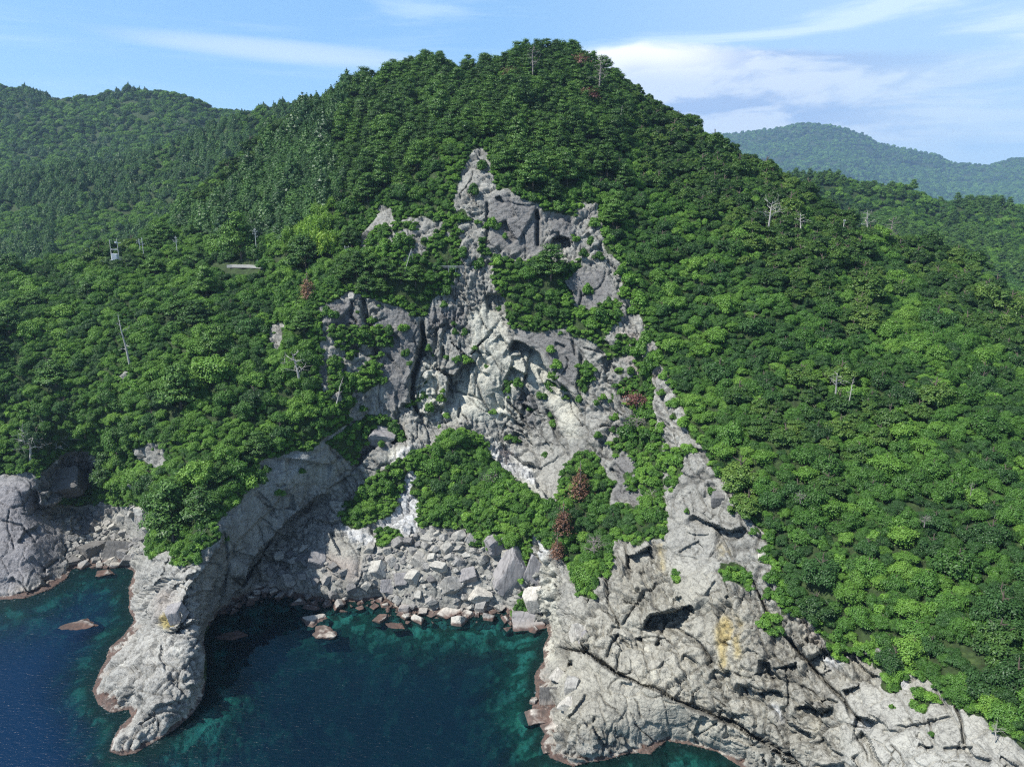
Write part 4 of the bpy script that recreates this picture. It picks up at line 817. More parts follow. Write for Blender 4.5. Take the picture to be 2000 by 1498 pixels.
DIRS = ['right of', 'below and right of', 'below', 'below and left of', 'left of', 'above and left of', 'above', 'above and right of']
USED = {}
def where_is(px, py):
    out = []
    for mx, my, mn in sorted(MARKS, key=lambda m_: math.hypot(m_[0] - px, m_[1] - py))[:4]:
        d = math.hypot(px - mx, py - my); k = int(round(math.atan2(py - my, px - mx) / (math.pi / 4))) % 8
        out.append((('just ' if d < 45 else '' if d < 110 else 'well ') + DIRS[k] + ' ' + mn))
    return out
def one_label(first, px, py, extra=('', 'taller ', 'rounder ', 'wider ')):
    ws = where_is(px, py)
    for wh_ in ws:
        l_ = f"{first} {wh_}"
        if len(l_.split()) <= 16 and l_ not in USED: USED[l_] = 1; return l_
    near = sorted(MARKS, key=lambda m_: math.hypot(m_[0] - px, m_[1] - py))[:6]
    for a_ in range(6):
        for b_ in range(a_ + 1, 6):
            A_, B_ = near[a_], near[b_]
            if (A_[0] - px) * (B_[0] - px) + (A_[1] - py) * (B_[1] - py) < 0:
                l_ = f"{first} between {A_[2]} and {B_[2]}"
                if len(l_.split()) <= 16 and l_ not in USED: USED[l_] = 1; return l_
    ws.sort(key=lambda t_: len(t_.split())); l_ = f"{first} {ws[0]}"
    if len(l_.split()) > 16: l_ = ' '.join(first.split()[-2:]) + ' ' + ws[0]
    USED[l_] = USED.get(l_, 0) + 1; return l_
COUNT = {}
def grow(kind, pts, variants, trunk, rad, sink, maxobj, name, cat, lab, group, stuffname, colors, seed, hz=(.85, 1.15), px_min=0, pick=None):
    rg_ = np.random.default_rng(seed); rows = []
    for i, sp in pts:
        r = rad * sp * (.82 + .42 * rg_.random()); p = SP3[i] + SPN[i] * r * .12; p = p + np.array([0, 0, -sink * r])
        vi = rg_.integers(len(variants)) if pick is None else pick(i, rg_)
        rows.append((i, p, r, rg_.random() * 6.283, vi, hz[0] + (hz[1] - hz[0]) * rg_.random()))
    vis = lambda q: 8 < SPx[q[0]] < 1992 and 20 < SPy[q[0]] < 1492 and SPN[q[0]] @ (np.array([0, 0, CAMZ]) - SP3[q[0]]) > 0
    rows.sort(key=lambda q: -(q[2] / np.linalg.norm(q[1] - np.array([0, 0, CAMZ]))) * (1 if vis(q) else .001))
    med = np.median([q[2] for q in rows[:maxobj]])
    for k, (i, p, r, a, vi, hh) in enumerate(rows[:maxobj]):
        e = bpy.data.objects.new(name, None); S.collection.objects.link(e); e.empty_display_size = .1
        e.location = p; e.rotation_euler = (0, 0, a); e.scale = (r, r, r * hh)
        c = obj('crown', variants[vi], None, e); PROTO.setdefault(stuffname, {}).setdefault(int(vi), c)
        if trunk: obj('trunk' if trunk is not TR_S else 'stem', trunk, None, e)
        size = 'large ' if r > med * 1.12 else 'small ' if r < med * .88 else ''
        size += ('slim ' if hh > hz[0] + .7 * (hz[1] - hz[0]) else 'squat ' if hh < hz[0] + .3 * (hz[1] - hz[0]) else '') if kind in ('pine', 'cedar', 'olive') else ''
        tag(e, one_label(size + colors[int(vi) % len(colors)] + ' ' + lab, SPx[i], SPy[i]), cat, group); COUNT[name] = COUNT.get(name, 0) + 1
    rest = rows[maxobj:]
    if rest: instancer(stuffname, [(q[1], q[3], (q[2], q[2], q[2] * q[5]), q[4]) for q in rest], PROTO[stuffname])
def instancer(name, rows, protos):
    """one object whose points carry the plants nobody could count"""
    me = bpy.data.meshes.new(name); me.from_pydata([tuple(r_[0]) for r_ in rows], [], [])
    a = me.attributes.new('rot', 'FLOAT_VECTOR', 'POINT'); a.data.foreach_set('vector', np.array([(RNG.normal() * .13, RNG.normal() * .13, r_[1]) for r_ in rows], np.float32).ravel())
    a = me.attributes.new('scl', 'FLOAT_VECTOR', 'POINT'); a.data.foreach_set('vector', np.array([r_[2] for r_ in rows], np.float32).ravel())
    keys = sorted(protos); km = {k: n_ for n_, k in enumerate(keys)}
    a = me.attributes.new('kin', 'INT', 'POINT'); a.data.foreach_set('value', np.array([km.get(int(r_[3]), int(r_[3]) % len(keys)) for r_ in rows], np.int32))
    o = obj(name, me); ng = bpy.data.node_groups.new(name, 'GeometryNodeTree')
    ng.interface.new_socket('Geometry', in_out='INPUT', socket_type='NodeSocketGeometry'); ng.interface.new_socket('Geometry', in_out='OUTPUT', socket_type='NodeSocketGeometry')
    N, L = ng.nodes, ng.links; gi = N.new('NodeGroupInput'); go = N.new('NodeGroupOutput')
    iop = N.new('GeometryNodeInstanceOnPoints'); jn = N.new('GeometryNodeJoinGeometry')
    for k in reversed(keys):
        oi = N.new('GeometryNodeObjectInfo'); oi.transform_space = 'ORIGINAL'; oi.inputs['Object'].default_value = protos[k]; oi.inputs['As Instance'].default_value = True
        L.new(oi.outputs['Geometry'], jn.inputs[0])
    def na(nm, typ):
        n_ = N.new('GeometryNodeInputNamedAttribute'); n_.data_type = typ; n_.inputs['Name'].default_value = nm; return n_.outputs[0]
    L.new(gi.outputs[0], iop.inputs['Points']); L.new(jn.outputs[0], iop.inputs['Instance']); iop.inputs['Pick Instance'].default_value = True
    L.new(na('kin', 'INT'), iop.inputs['Instance Index']); L.new(na('rot', 'FLOAT_VECTOR'), iop.inputs['Rotation']); L.new(na('scl', 'FLOAT_VECTOR'), iop.inputs['Scale'])
    L.new(iop.outputs[0], go.inputs[0]); md = o.modifiers.new(name, 'NODES'); md.node_group = ng
    tag(o, kind='stuff'); return o

rkw = blur(rock.astype(float), 15, 1)[cs, cs].ravel(); Z_PART = zin(PARTV); shrink = np.clip(1 - 1.7 * rkw, .45, 1)
veg = LG & (rkb < .3) & ~roadclear; inner = veg & (rk < .06) & (rkw < .3) & ~Z_PART
GRASSZ = zin([[(670,1010),(690,985),(760,960),(790,950),(770,985),(735,1010),(700,1030),(670,1030)],[(820,935),(850,940),(845,1000),(820,1040),(812,990)],[(735,1040),(800,1045),(900,1040),(960,1055),(1000,1085),(1040,1045),(1060,1000),(1075,1040),(1040,1090),(900,1060),(830,1040),(740,1075)]])
edge = veg & ~inner
sand = np.where(lowf > 0, 1, .85)
pines = throw(inner & Z_PINE, 5.0, 14000, .3, seed=11)
cedars = throw(inner & Z_CEDAR & ~Z_PINE & ~Z_OLIVE, 4.3, 12000, .3, seed=12)
olives = throw(inner & Z_OLIVE & ~Z_PINE, 6.0, 9000, .35, seed=13)
bams = throw(inner & Z_BAM, 3.4, 1500, .3, seed=14)
mixp = throw(inner & ~Z_OPEN & ~Z_BAM & (midf > .3) & (SPx < 1250), 6.0, 160, .3, seed=15)
mixo = throw(inner & ~Z_OPEN & (lowf > .28) & (SPx > 1250), 5.5, 900, .3, seed=16)
HS = [(1262,665,30),(1282,700,28),(1300,745,26),(1318,790,28),(1335,830,30),(1290,770,22),(1345,880,24),(1240,610,30),(945,330,24),(925,380,22),(965,440,26),(1010,380,24),(1040,395,26),(1090,412,24),(1130,400,24),(1160,440,22),(1175,500,22),(905,500,24),(930,520,22),(1215,540,24),(1400,930,22),(1430,1000,20),(1475,1045,24),(990,752,22),(1052,778,24),(1068,815,18),(1076,835,16),(1142,730,26),(1136,755,18),(1150,718,20),(1318,1128,18),(795,692,16),(800,715,18),(865,600,22),(872,575,20),(687,668,20),(1180,630,34),(1160,640,30),(1200,620,28),(870,815,16),(862,830,14),(1262,850,34),(1235,850,44),(1275,700,30),(1250,690,30),(1230,730,20),(1290,830,24),(1390,965,20),(700,760,26),(705,800,24),(1228,555,40),(1250,600,40),(1205,1000,30),(1290,1010,34),(745,750,20),(760,650,20),(1205,755,16),(1195,775,14),(1340,1000,14),(1510,1130,30),(1500,1070,26),(1520,1160,24),(1820,1440,16),(1800,1330,18),(1745,1385,14),(540,965,26),(590,925,22),(440,1055,16),(385,1095,30),(360,1090,26),(480,950,40),(505,940,36),(450,985,34),(415,1010,30)]
def near_id(px, py): return int(np.argmin((SPx - px) ** 2 + (SPy - py) ** 2))
hs = [(near_id(a_, b_), c_ * .5 * mpx_(SP3[near_id(a_, b_)]) / .85) for a_, b_, c_ in HS]
mnd = zin([VEG[0]]); moundt = throw(inner & mnd & (midf > -.05) & (rkw < .2), 3.0, 500, .5, seed=21)
broad = moundt + throw(inner & ~Z_OPEN & ~Z_BAM, 3.05 * (1 + .35 * lowf) * (1 + .35 * (midf > .2)) * shrink, 130000, .5, seed=17)
tuft = throw(LG & (rkb > .7) & (SP3[:, 2] > 9) & (midf > .12) & (SPy > 420) & (SP3[:, 2] > 30) & (SPx < 1350) & ~(inpoly(SPx, SPy, HEAD)) & ~(inpoly(SPx, SPy, LROCK)) & (np.abs(SPN[:, 2]) > .3), 1.6, 90, .5, seed=31)
shr = hs + tuft + throw(veg & (rkb < .15) & ~GRASSZ & ~(Z_PART & (rkb > .02)), 2.0 * np.clip(1 - 1.1 * rk, .55, 1), 60000, .35, seed=18)
shr2 = throw(LG & (rkb < .5) & ~roadclear & (Z_OPEN | (rk > .03)), 1.5, 24000, .35, key='low', seed=19)
tonef = fbm(SP3, 12, 2, 520)
def pick_b(i, rg_):
    v_ = tonef[i] * 1.7 + rg_.normal() * .55 + .12 + (.25 if (SPx[i] < 1250 and SPy[i] > 440) else 0); k_ = 0 if v_ < -.25 else 1 if v_ < .55 else 2
    return k_ + 3 * int(rg_.integers(2))
def pick_s(i, rg_): return (0 if tonef[i] + rg_.normal() * .3 < .12 else 1) + 2 * int(rg_.integers(3))
grow('broad', broad, BROAD, TR_B, .86, .12, 300, 'broadleaf_tree', 'tree', 'broadleaf tree', 'leafy broadleaf trees on the slopes', 'broadleaf_forest', ['dark green', 'mid-green', 'bright green'], 1, (.95, 1.35), pick=pick_b)
grow('olive', olives + mixo, OLIVE, TR_B, .78, .12, 150, 'evergreen_oak', 'tree', 'domed evergreen', 'olive evergreen trees on the ridge', 'evergreen_forest', ['olive'], 2, (1.0, 1.35))
grow('pine', pines + mixp, PINE, TR_P, .74, .3, 200, 'pine_tree', 'tree', 'layered pine', 'pines on the mountain', 'pine_forest', ['green'], 3, (.55, 1.0))
grow('cedar', cedars, CEDAR, TR_C, .92, .2, 150, 'conifer_tree', 'tree', 'pointed conifer', 'dark conifers on the left shoulder', 'conifer_forest', ['dark'], 4, (.5, .95))
grow('bam', bams, BAMBOO, TR_B, .75, .1, 40, 'bamboo_clump', 'bamboo', 'feathery bamboo', 'bamboo clumps above the road', 'bamboo_grove', ['yellow-green'], 5, (1.0, 1.3))
grow('shrub', shr, SHRUB, TR_S, .85, .08, 300, 'shrub', 'shrub', 'shrub', 'shrubs filling the cliff edges', 'shrub_cover', ['mid-green', 'bright green'], 6, (.8, 1.5), pick=pick_s)
instancer('grass', [(SP3[i] + SPN[i] * .05, 6.28 * RNG.random(), (.7 * s_, .7 * s_, .55 * s_), int(RNG.integers(3)) * 2 + 1) for i, s_ in throw(GRASSZ & (rkb < .6), 1.0, 5000, .4, key='grass', seed=41)], PROTO['shrub_cover'])
instancer('ground_cover', [(SP3[i] + SPN[i] * .1, 6.28 * RNG.random(), (.85 * s_, .85 * s_, .7 * s_), RNG.integers(6)) for i, s_ in shr2], PROTO['shrub_cover'])
print('PLANTS', COUNT, len(broad), len(olives + mixo), len(pines + mixp), len(cedars), len(bams), len(shr), len(shr2))

# ---------------------------------------------------------------- far hills and their woods
def hill(name, top, bottom, Yt, Yb, step, namp, nsc, woods, sp, seed, gul=0):
    xs = np.arange(-330, 2340, step); tx, ty = zip(*top); k = int(max(12, (bottom - min(ty)) / step)); vv = np.linspace(0, 1, k)
    xs = xs[(xs >= tx[0]) & (xs <= tx[-1])]; TY = np.interp(xs, tx, ty)
    PX = np.repeat(xs[None], k, 0); PY = TY[None] + (bottom - TY[None]) * vv[:, None]
    hp = (749 - PY) / F
    Yd = (Yb + (Yt - Yb) * (1 - vv[:, None]) ** 1.0) * np.ones_like(PX); a, dy, dz = ray(PX, PY); t_ = Yd / dy
    PP = world(PX, PY, t_)
    g = ridged(PP * np.array([1, 1, .3]), gul or 260, 3, seed)
    t2 = t_ * (1 + (g * .05 + .03 * fbm(PP, nsc, 3, seed + 5) * namp) * sst(vv[:, None], 0, .25))
    PP = world(PX, PY, t2); bk = PP[0] + np.array([0, Yt * .06, -Yt * .03]); bk2 = PP[0] + np.array([0, Yt * .25, -Yt * .15]); PP = np.concatenate([bk2[None], bk[None], PP])
    kk, mm = PP.shape[:2]; ii = np.arange(kk * mm).reshape(kk, mm); q = np.stack([ii[:-1, :-1], ii[1:, :-1], ii[1:, 1:], ii[:-1, 1:]], -1).reshape(-1, 4)
    me = make_mesh(name, PP.reshape(-1, 3), q, np.ones((kk * mm, 3)) * .1, {'rockw': np.zeros(kk * mm)}); tag(obj(name, me, M_TERR), kind='structure')
    G = PP[1:]; v0 = G[:-1, :-1]; e1_ = G[:-1, 1:] - v0; e2_ = G[1:, :-1] - v0; ar_ = np.linalg.norm(np.cross(e1_, e2_), axis=-1).ravel()
    n_ = int(ar_.sum() / (sp * sp)); rg_ = np.random.default_rng(seed); fi = rg_.choice(len(ar_), n_, p=ar_ / ar_.sum()); r1 = rg_.random((n_, 1)); r2 = rg_.random((n_, 1))
    pp = v0.reshape(-1, 3)[fi] + e1_.reshape(-1, 3)[fi] * r1 + e2_.reshape(-1, 3)[fi] * r2
    zone_ = fbm(pp, nsc * .6, 2, seed + 9)
    for wi, (wname, pr, rad, hgt, lo, hi) in enumerate(woods):
        m_ = (zone_ + .25 * rg_.normal(size=n_) >= lo) & (zone_ + .0 < hi) if wi == 0 else ((zone_ < woods[0][4]) if len(woods) > 1 else None)
        if wi == 0 and len(woods) > 1: m_ = zone_ + .12 * rg_.normal(size=n_) >= lo; first = m_
        elif wi == 1: m_ = ~first
        sel = pp[m_]; s_ = rad * (.75 + .5 * rg_.random(len(sel)))
        instancer(wname, [(p_ - np.array([0, 0, .3 * s1]), rg_.random() * 6.28, (s1, s1, s1 * hgt * (.8 + .4 * rg_.random())), rg_.integers(9)) for p_, s1 in zip(sel, s_)], PROTO[pr])
    print(name, n_)
hill('far_hill', [(1000,262),(1380,262),(1430,262),(1500,254),(1570,241),(1640,249),(1690,264),(1710,279),(1780,294),(1830,304),(1860,319),(1930,324),(1970,312),(2000,309),(2330,290)], 430, 4600, 2800, 6, 1, 440, [('far_woodland', 'broadleaf_forest', 12, 1.3, -9, 9)], 21, 71, 800)
hill('wooded_ridge', [(1350,345),(1560,345),(1600,343),(1680,358),(1780,368),(1830,397),(1900,397),(2000,404),(2330,400)], 640, 760, 430, 6, 1.2, 90, [('ridge_pine_wood', 'pine_forest', 3.6, .9, -.05, 9), ('ridge_broadleaf_wood', 'broadleaf_forest', 4.5, 1.1, 0, 0)], 5.4, 72, 200)
hill('left_hill', [(-330,150),(0,170),(60,180),(110,194),(180,190),(250,176),(320,182),(370,190),(420,215),(470,220),(560,212),(700,215)], 480, 1150, 700, 6, 1.2, 120, [('hill_broadleaf_wood', 'broadleaf_forest', 6.0, 1.15, -.18, 9), ('hill_conifer_wood', 'conifer_forest', 5.4, .8, 0, 0)], 7.6, 73, 260)
hill('left_ridge', [(-330,410),(0,358),(60,338),(160,323),(200,333),(300,298),(400,258),(460,230),(520,214),(580,199),(720,195)], 640, 680, 370, 5, 1.2, 90, [('ridge_conifer_wood', 'conifer_forest', 3.9, .8, -.08, 9), ('ridge_leaf_wood', 'broadleaf_forest', 4.4, 1.1, 0, 0)], 4.9, 74, 170)
# ==PART3==
def surf(px, py):                          # point of the built surface at a surveyed spot
    j = int(np.clip(round((px - gx[0]) / STEP), 0, NX - 1)); i = int(np.clip(round((py - gy[0]) / STEP), 0, NY - 1)); return P[i, j], PN[i, j]
def mpx(p): return float(np.dot(p - np.array([0, 0, CAMZ]), np.array([0, CP, -SP])) / F)      # metres per photo pixel at a point

# ---------------------------------------------------------------- boulders
def boulder_mesh(seed, sub=3, planes=14, rough=.03, squash=(1, .85, .7)):
    rg_ = np.random.default_rng(seed); v, f = ICO[0].copy(), ICO[1]
    for _ in range(sub):
        cache = {}; v = list(map(tuple, v)); nf = []
        def mid(a, b):
            k = (min(a, b), max(a, b))
            if k not in cache: m_ = (np.array(v[a]) + np.array(v[b])); m_ /= np.linalg.norm(m_); v.append(tuple(m_)); cache[k] = len(v) - 1
            return cache[k]
        for a, b, c in f:
            ab, bc, ca = mid(a, b), mid(b, c), mid(c, a); nf += [(a, ab, ca), (b, bc, ab), (c, ca, bc), (ab, bc, ca)]
        v = np.array(v); f = np.array(nf)
    qa = np.linalg.qr(rg_.normal(size=(3, 3)))[0]; nrm = np.concatenate([qa, -qa, unit(planes, rg_)]) + rg_.normal(size=(6 + planes, 3)) * .10
    nrm /= np.linalg.norm(nrm, axis=1, keepdims=True); hh = np.concatenate([.58 + .25 * rg_.random(6), .72 + .25 * rg_.random(planes)])
    dt = v @ nrm.T; r = np.where(dt > .05, hh / np.maximum(dt, .05), 9); r = -np.log(np.exp(-r * 60).sum(1)) / 60; r = np.minimum(r, 1.32)
    r = r * (1 + rough * 2 * fbm(v * 1.0 + seed, .5, 3, seed))
    return make_mesh('boulder', v * r[:, None] * np.array(squash), f, None, None, False)
BM = []
for k in range(14):
    me = boulder_mesh(300 + k, 3, 2 + k % 4, .012, (1, .72 + .26 * ((k * 37) % 10) / 10, .5 + .3 * ((k * 53) % 10) / 10)); me.materials.append(M_BOULDER); BM.append(me)
def rock_m(name, c, yellow=False):
    m = M_BOULDER.copy(); m.name = name
    for nd in m.node_tree.nodes:
        if nd.type == 'VALTORGB' and len(nd.color_ramp.elements) == 4:
            for e_, g_ in zip(nd.color_ramp.elements, (.92, .97, 1.03, 1.08)): e_.color = (c[0] * g_, c[1] * g_, c[2] * g_, 1)
    return m
M_GREY = rock_m('grey_rock', (.27, .26, .255)); M_PALE = rock_m('pale_rock', (.44, .42, .37)); M_DARK = rock_m('dark_and_shaded_rock', (.15, .145, .135)); M_YEL = rock_m('lichen_rock', (.50, .40, .16))
for k in range(3): me = boulder_mesh(340 + k, 4, 9, .13, (1, .62 + .1 * k, .5)); me.materials.append(M_BOULDER); BM.append(me)
big = []                                   # hand placed: px, py, width px, height px, mesh, tint, label
HB = [(612,1210,60,34,15,M_PALE,'rear half of the split flat pale rock standing in the bay',0),(638,1236,60,34,16,M_PALE,'front half of the split flat pale rock standing in the bay',0),
 (607,1186,30,20,2,None,'small block in the water above the big flat bay rock',0),(742,1208,34,26,8,None,'single pale boulder awash right of the big bay rock',0),
 (775,1222,44,8,14,M_DARK,'dark weedy rock barely above the water off the beach',0),(455,1240,60,10,14,M_DARK,'low dark reef close to the headland wall',0),(150,1222,76,5,14,M_DARK,'long dark reef just under the water left of the headland',0),
 (818,1092,46,40,4,M_PALE,'large pale square-edged boulder in the middle of the beach',1),(915,1120,40,44,7,M_GREY,'tall grey boulder in the middle of the beach',1),(735,1110,42,38,1,None,'wide slab-sided boulder at the upper left of the beach',1),
 (870,1195,52,30,10,M_PALE,'wide beige boulder at the water edge of the beach',1),(935,1160,50,32,11,M_PALE,'slanting pale boulder near the right end of the beach',1),(938,1188,26,32,12,None,'upright white-streaked block at the waterline',1),
 (785,1130,38,30,13,M_GREY,'dark grey boulder in the lower middle of the beach',1),(835,1050,36,30,0,None,'angular boulder at the top of the beach',1),(757,1142,30,36,2,M_GREY,'leaning grey boulder left of the beach middle',1),(880,1142,44,34,6,None,'rounded pale boulder right of the beach middle',1),
 (790,1190,34,34,8,M_GREY,'split grey boulder standing at the waterline',1),(967,1058,54,34,9,M_GREY,'perched grey block with grass on top below the mound',1),
 (1005,1110,70,110,3,M_GREY,'tall smooth grey slab at the right end of the beach',1),(1035,1110,46,96,5,M_GREY,'second tall grey slab leaning against the pale rib',1),(1040,1168,48,56,1,M_PALE,'egg-shaped pale rock beside the tall grey slabs',1),(1030,1206,76,40,7,M_GREY,'low wide grey block at the water below the slabs',1),
 (620,1095,48,52,4,M_GREY,'rounded boulder in the shade below the cave',1),(560,1135,34,30,6,None,'pale boulder at the left end of the beach',1),(1067,1356,38,56,2,M_DARK,'dark oval boulder wedged at the foot of the right cliff',1),
 (1042,1370,20,24,8,M_PALE,'small pale boulder beside the dark oval one',1),(1110,1372,40,30,10,M_PALE,'pale boulder behind the dark oval one',1),(1045,1398,58,22,11,M_PALE,'flat beige ledge rock awash at the right shore',0),(1078,1425,50,46,13,M_PALE,'blocky beige shore rock below the oval boulder',0),(1125,1455,86,62,0,M_PALE,'largest beige shore rock at the lower centre',0),(1178,1462,40,44,9,M_PALE,'beige shore rock beside the largest one',0),(1070,1462,36,26,4,M_PALE,'small beige shore rock at the outer corner',0),
 (1115,1345,34,40,12,None,'block leaning on the foot of the right cliff',1),(1092,1315,40,34,5,M_PALE,'pale block at the foot of the right cliff',1),(1128,1235,34,40,6,M_PALE,'pale rounded rock below the ravine',1),(1138,1240,26,42,3,M_GREY,'grey wedge stone below the ravine',1),
 (130,935,100,78,7,M_DARK,'huge dark overhanging rock under the dead branches',1),(175,1030,40,34,1,M_DARK,'dark square boulder in the shaded left cove',1),(235,1072,58,56,2,M_DARK,'biggest smooth grey boulder in the left cove',1),(180,1072,56,40,8,M_DARK,'flat shaded boulder in the left cove',1),(135,1090,44,36,10,M_DARK,'shaded boulder below the smooth left rock',1),(210,1095,36,18,12,M_PALE,'pale rock at the water in the left cove',0),(200,1118,50,8,14,M_DARK,'weedy rock awash in the left cove',0),  # cove boulders: shade of the left rock put into their dark tint
 (740,852,66,42,11,M_GREY,'big rounded grey rock at the left foot of the cliff',1),(686,581,17,15,13,M_PALE,'small round boulder perched on the split cliff block',1),(700,575,14,16,4,M_GREY,'small boulder wedged behind the perched one',1),
 (343,1196,40,46,1,M_GREY,'square block standing on the headland beside the yellow lichen',1),(1490,1082,24,32,3,M_PALE,'beige boulder at the top edge of the right cliff',1),(1405,975,34,26,12,None,'rounded block on the right cliff crest',1),(1425,950,26,22,6,None,'small block on the right cliff crest',1),(1720,1272,44,22,9,M_GREY,'flat grey rock above the white-stained hollow',1)]
occ = []
def place_boulder(px, py, wpx_, hpx_, mesh, matl, label, group, sea_=False, name='boulder'):
    if sea_: a, dy, dz_0 = ray(px, py); t_ = float(-CAMZ / dz_0); p = world(px, py, t_); s_ = t_ / F
    else: p, nn = surf(px, py); p = np.array(p); s_ = mpx(p)
    r = wpx_ * s_ / 2 / .9; me = BM[mesh]; o = bpy.data.objects.new(name, me); S.collection.objects.link(o)
    el_ = math.atan2(CAMZ - p[2], p[1]); hm = hpx_ * s_ / 2
    rz = max(.3 * r, (hm if not sea_ else min(hm, r * .5))); o.scale = (r, r, (max(.45 * r, rz) if not sea_ else rz) / .62)
    o.location = (p[0], p[1], p[2] - (.15 if not sea_ else .35) * rz); o.rotation_euler = (random.uniform(-.15, .15), random.uniform(-.15, .15), random.uniform(-.3, .3))
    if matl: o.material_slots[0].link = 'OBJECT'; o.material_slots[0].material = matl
    tag(o, label, 'rock' if sea_ else 'boulder', group); occ.append((np.array(o.location), r)); return o
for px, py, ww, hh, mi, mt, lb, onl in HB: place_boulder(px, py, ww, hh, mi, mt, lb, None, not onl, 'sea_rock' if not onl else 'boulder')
rubc = np.zeros(len(SPx), bool)
for p_ in RUBBLE: rubc |= inpoly(SPx, SPy, p_)
for p_ in [[(430,1200),(530,1140),(700,1170),(1000,1200),(1060,1240),(900,1240),(700,1235),(560,1230)]]: rubc |= inpoly(SPx, SPy, p_)
rubc &= (SD[cs, cs] > -26).ravel() & (rkb > .3)
ids = np.where(rubc)[0]; pr = ar[ids] / ar[ids].sum(); rg_ = np.random.default_rng(77)
sizes = np.sort(np.concatenate([rg_.uniform(1.8, 2.9, 30), rg_.uniform(1.1, 1.9, 170), rg_.uniform(.55, 1.1, 1500), rg_.uniform(.28, .6, 5000)]))[::-1]
acc = []; g3 = {}
for c_, r_ in occ: g3.setdefault(tuple((c_[:2] // 6).astype(int)), []).append((c_, r_ * .75))
for r in sizes:
    for tr_ in range(14):
        i = rg_.choice(ids, p=pr) if tr_ == 0 and False else ids[min(len(ids) - 1, int(rg_.random() * len(ids)))]
        p = SP3[i]; c = tuple((p[:2] // 6).astype(int)); ok = True
        for dx in (-1, 0, 1):
            for dy in (-1, 0, 1):
                for q, r2 in g3.get((c[0] + dx, c[1] + dy), ()):
                    if (q[0] - p[0]) ** 2 + (q[1] - p[1]) ** 2 < ((r + r2) * .72) ** 2: ok = False; break
                if not ok: break
            if not ok: break
        if ok: g3.setdefault(c, []).append((p, r)); acc.append((i, p, r)); break
MB_ = [(640,1150,'the left end of the beach'),(705,1165,'the pale rib in the beach'),(770,1165,'the waterline left of the split boulder'),(760,1090,'the upper left of the beach'),(830,1125,'the large pale square boulder'),(860,1165,'the wide beige waterline boulder'),(900,1070,'the top right of the beach'),(950,1100,'the foot of the perched block'),(970,1170,'the tall smooth slabs'),(590,1095,'the cave mouth'),(190,1010,'the back of the left cove'),(250,1020,'the sunlit side of the left cove'),(160,1050,'the shaded side of the left cove'),(820,1060,'the grass edge above the beach'),(460,1185,'the foot of the headland wall'),(530,1150,'the left corner of the bay'),(735,1110,'the wide slab-sided boulder'),(915,1120,'the tall grey boulder'),(935,1160,'the slanting pale boulder'),(938,1188,'the upright white-streaked block'),(785,1130,'the dark grey boulder'),(757,1142,'the leaning grey boulder'),(835,1050,'the angular topmost boulder'),(880,1142,'the rounded pale boulder'),(790,1190,'the split grey boulder'),(615,1210,'the split flat bay rock'),(742,1208,'the single pale boulder awash'),(1035,1200,'the low wide grey block'),(235,1072,'the biggest smooth cove boulder'),(175,1030,'the dark square cove boulder'),(690,1130,'the pink-grey slab left of the beach')]
def b_label(i, r):
    px, py = SPx[i], SPy[i]; sz_ = 'big' if r > 2 else 'middle-sized' if r > 1.4 else 'small'
    for mx, my, mn in sorted(MB_, key=lambda m_: math.hypot(m_[0] - px, m_[1] - py))[:8]:
        d = math.hypot(px - mx, py - my); k = int(round(math.atan2(py - my, px - mx) / (math.pi / 4))) % 8
        l_ = f"{sz_} angular boulder {'just ' if d < 22 else 'well ' if d > 60 else ''}{DIRS[k]} {mn}"
        if l_ not in USED: USED[l_] = 1; return l_
    return l_
rest = []
for n_, (i, p, r) in enumerate(acc):
    mi = int(rg_.integers(14)); rot = (rg_.normal() * .35, rg_.normal() * .35, rg_.random() * 6.28)
    if n_ < 245:
        o = bpy.data.objects.new('boulder', BM[mi]); S.collection.objects.link(o); o.location = (p[0], p[1], p[2] + r * .18); o.scale = (r * 1.08,) * 3; o.rotation_euler = rot
        tag(o, b_label(i, r), 'boulder', 'boulders piled on the beaches')
        if n_ < len(BM): BPROTO = globals().setdefault('BPROTO', {}); BPROTO.setdefault(mi, o)
        else: BPROTO.setdefault(mi, o)
    else: rest.append(((p[0], p[1], p[2] + r * .12), rot[2], (r * 1.1, r * 1.1, r * .95), mi))
instancer('rubble', rest, BPROTO)
print('BOULDERS', len(acc))

# ---------------------------------------------------------------- dead trees
DT = [dead_mesh('dead_tree', M_DEAD, 1, 3.0, .10, 11, 1.9, 5, .12), dead_mesh('dead_tree', M_GREYW, 2, 3.6, .07, 14, 1.1, 6, .05), dead_mesh('dead_tree', M_DEAD, 3, 4.5, .08, 7, .8, 3, .12), dead_mesh('dead_tree', M_GREYW, 4, 2.4, .09, 16, 1.8, 7, .25), dead_mesh('dead_tree', M_DEAD, 5, 2.6, .09, 9, 1.3, 4, -.2)]
DTW = dead_mesh('dead_tree', M_DEAD, 14, 2.4, .09, 16, 1.8, 7, .25)
def plant(px, py, hpx, me, name, label, cat='tree', group=None, rot=0, tilt=0, lift=0, parts=()):
    p, nn = surf(px, py); p = np.array(p); zmax = max(v_.co.z for v_ in me.vertices); s_ = hpx * mpx(p) / zmax
    if parts: e = bpy.data.objects.new(name, None); S.collection.objects.link(e); obj('crown', me, None, e); [obj(nm, m_, None, e) for nm, m_ in parts]
    else: e = obj(name, me)
    e.location = p + np.array([0, 0, lift]) + nn * .3; e.scale = (s_,) * 3; e.rotation_euler = (0, tilt, rot); tag(e, label, cat, group); return e
G_ = 'bare dead trees on the slopes'
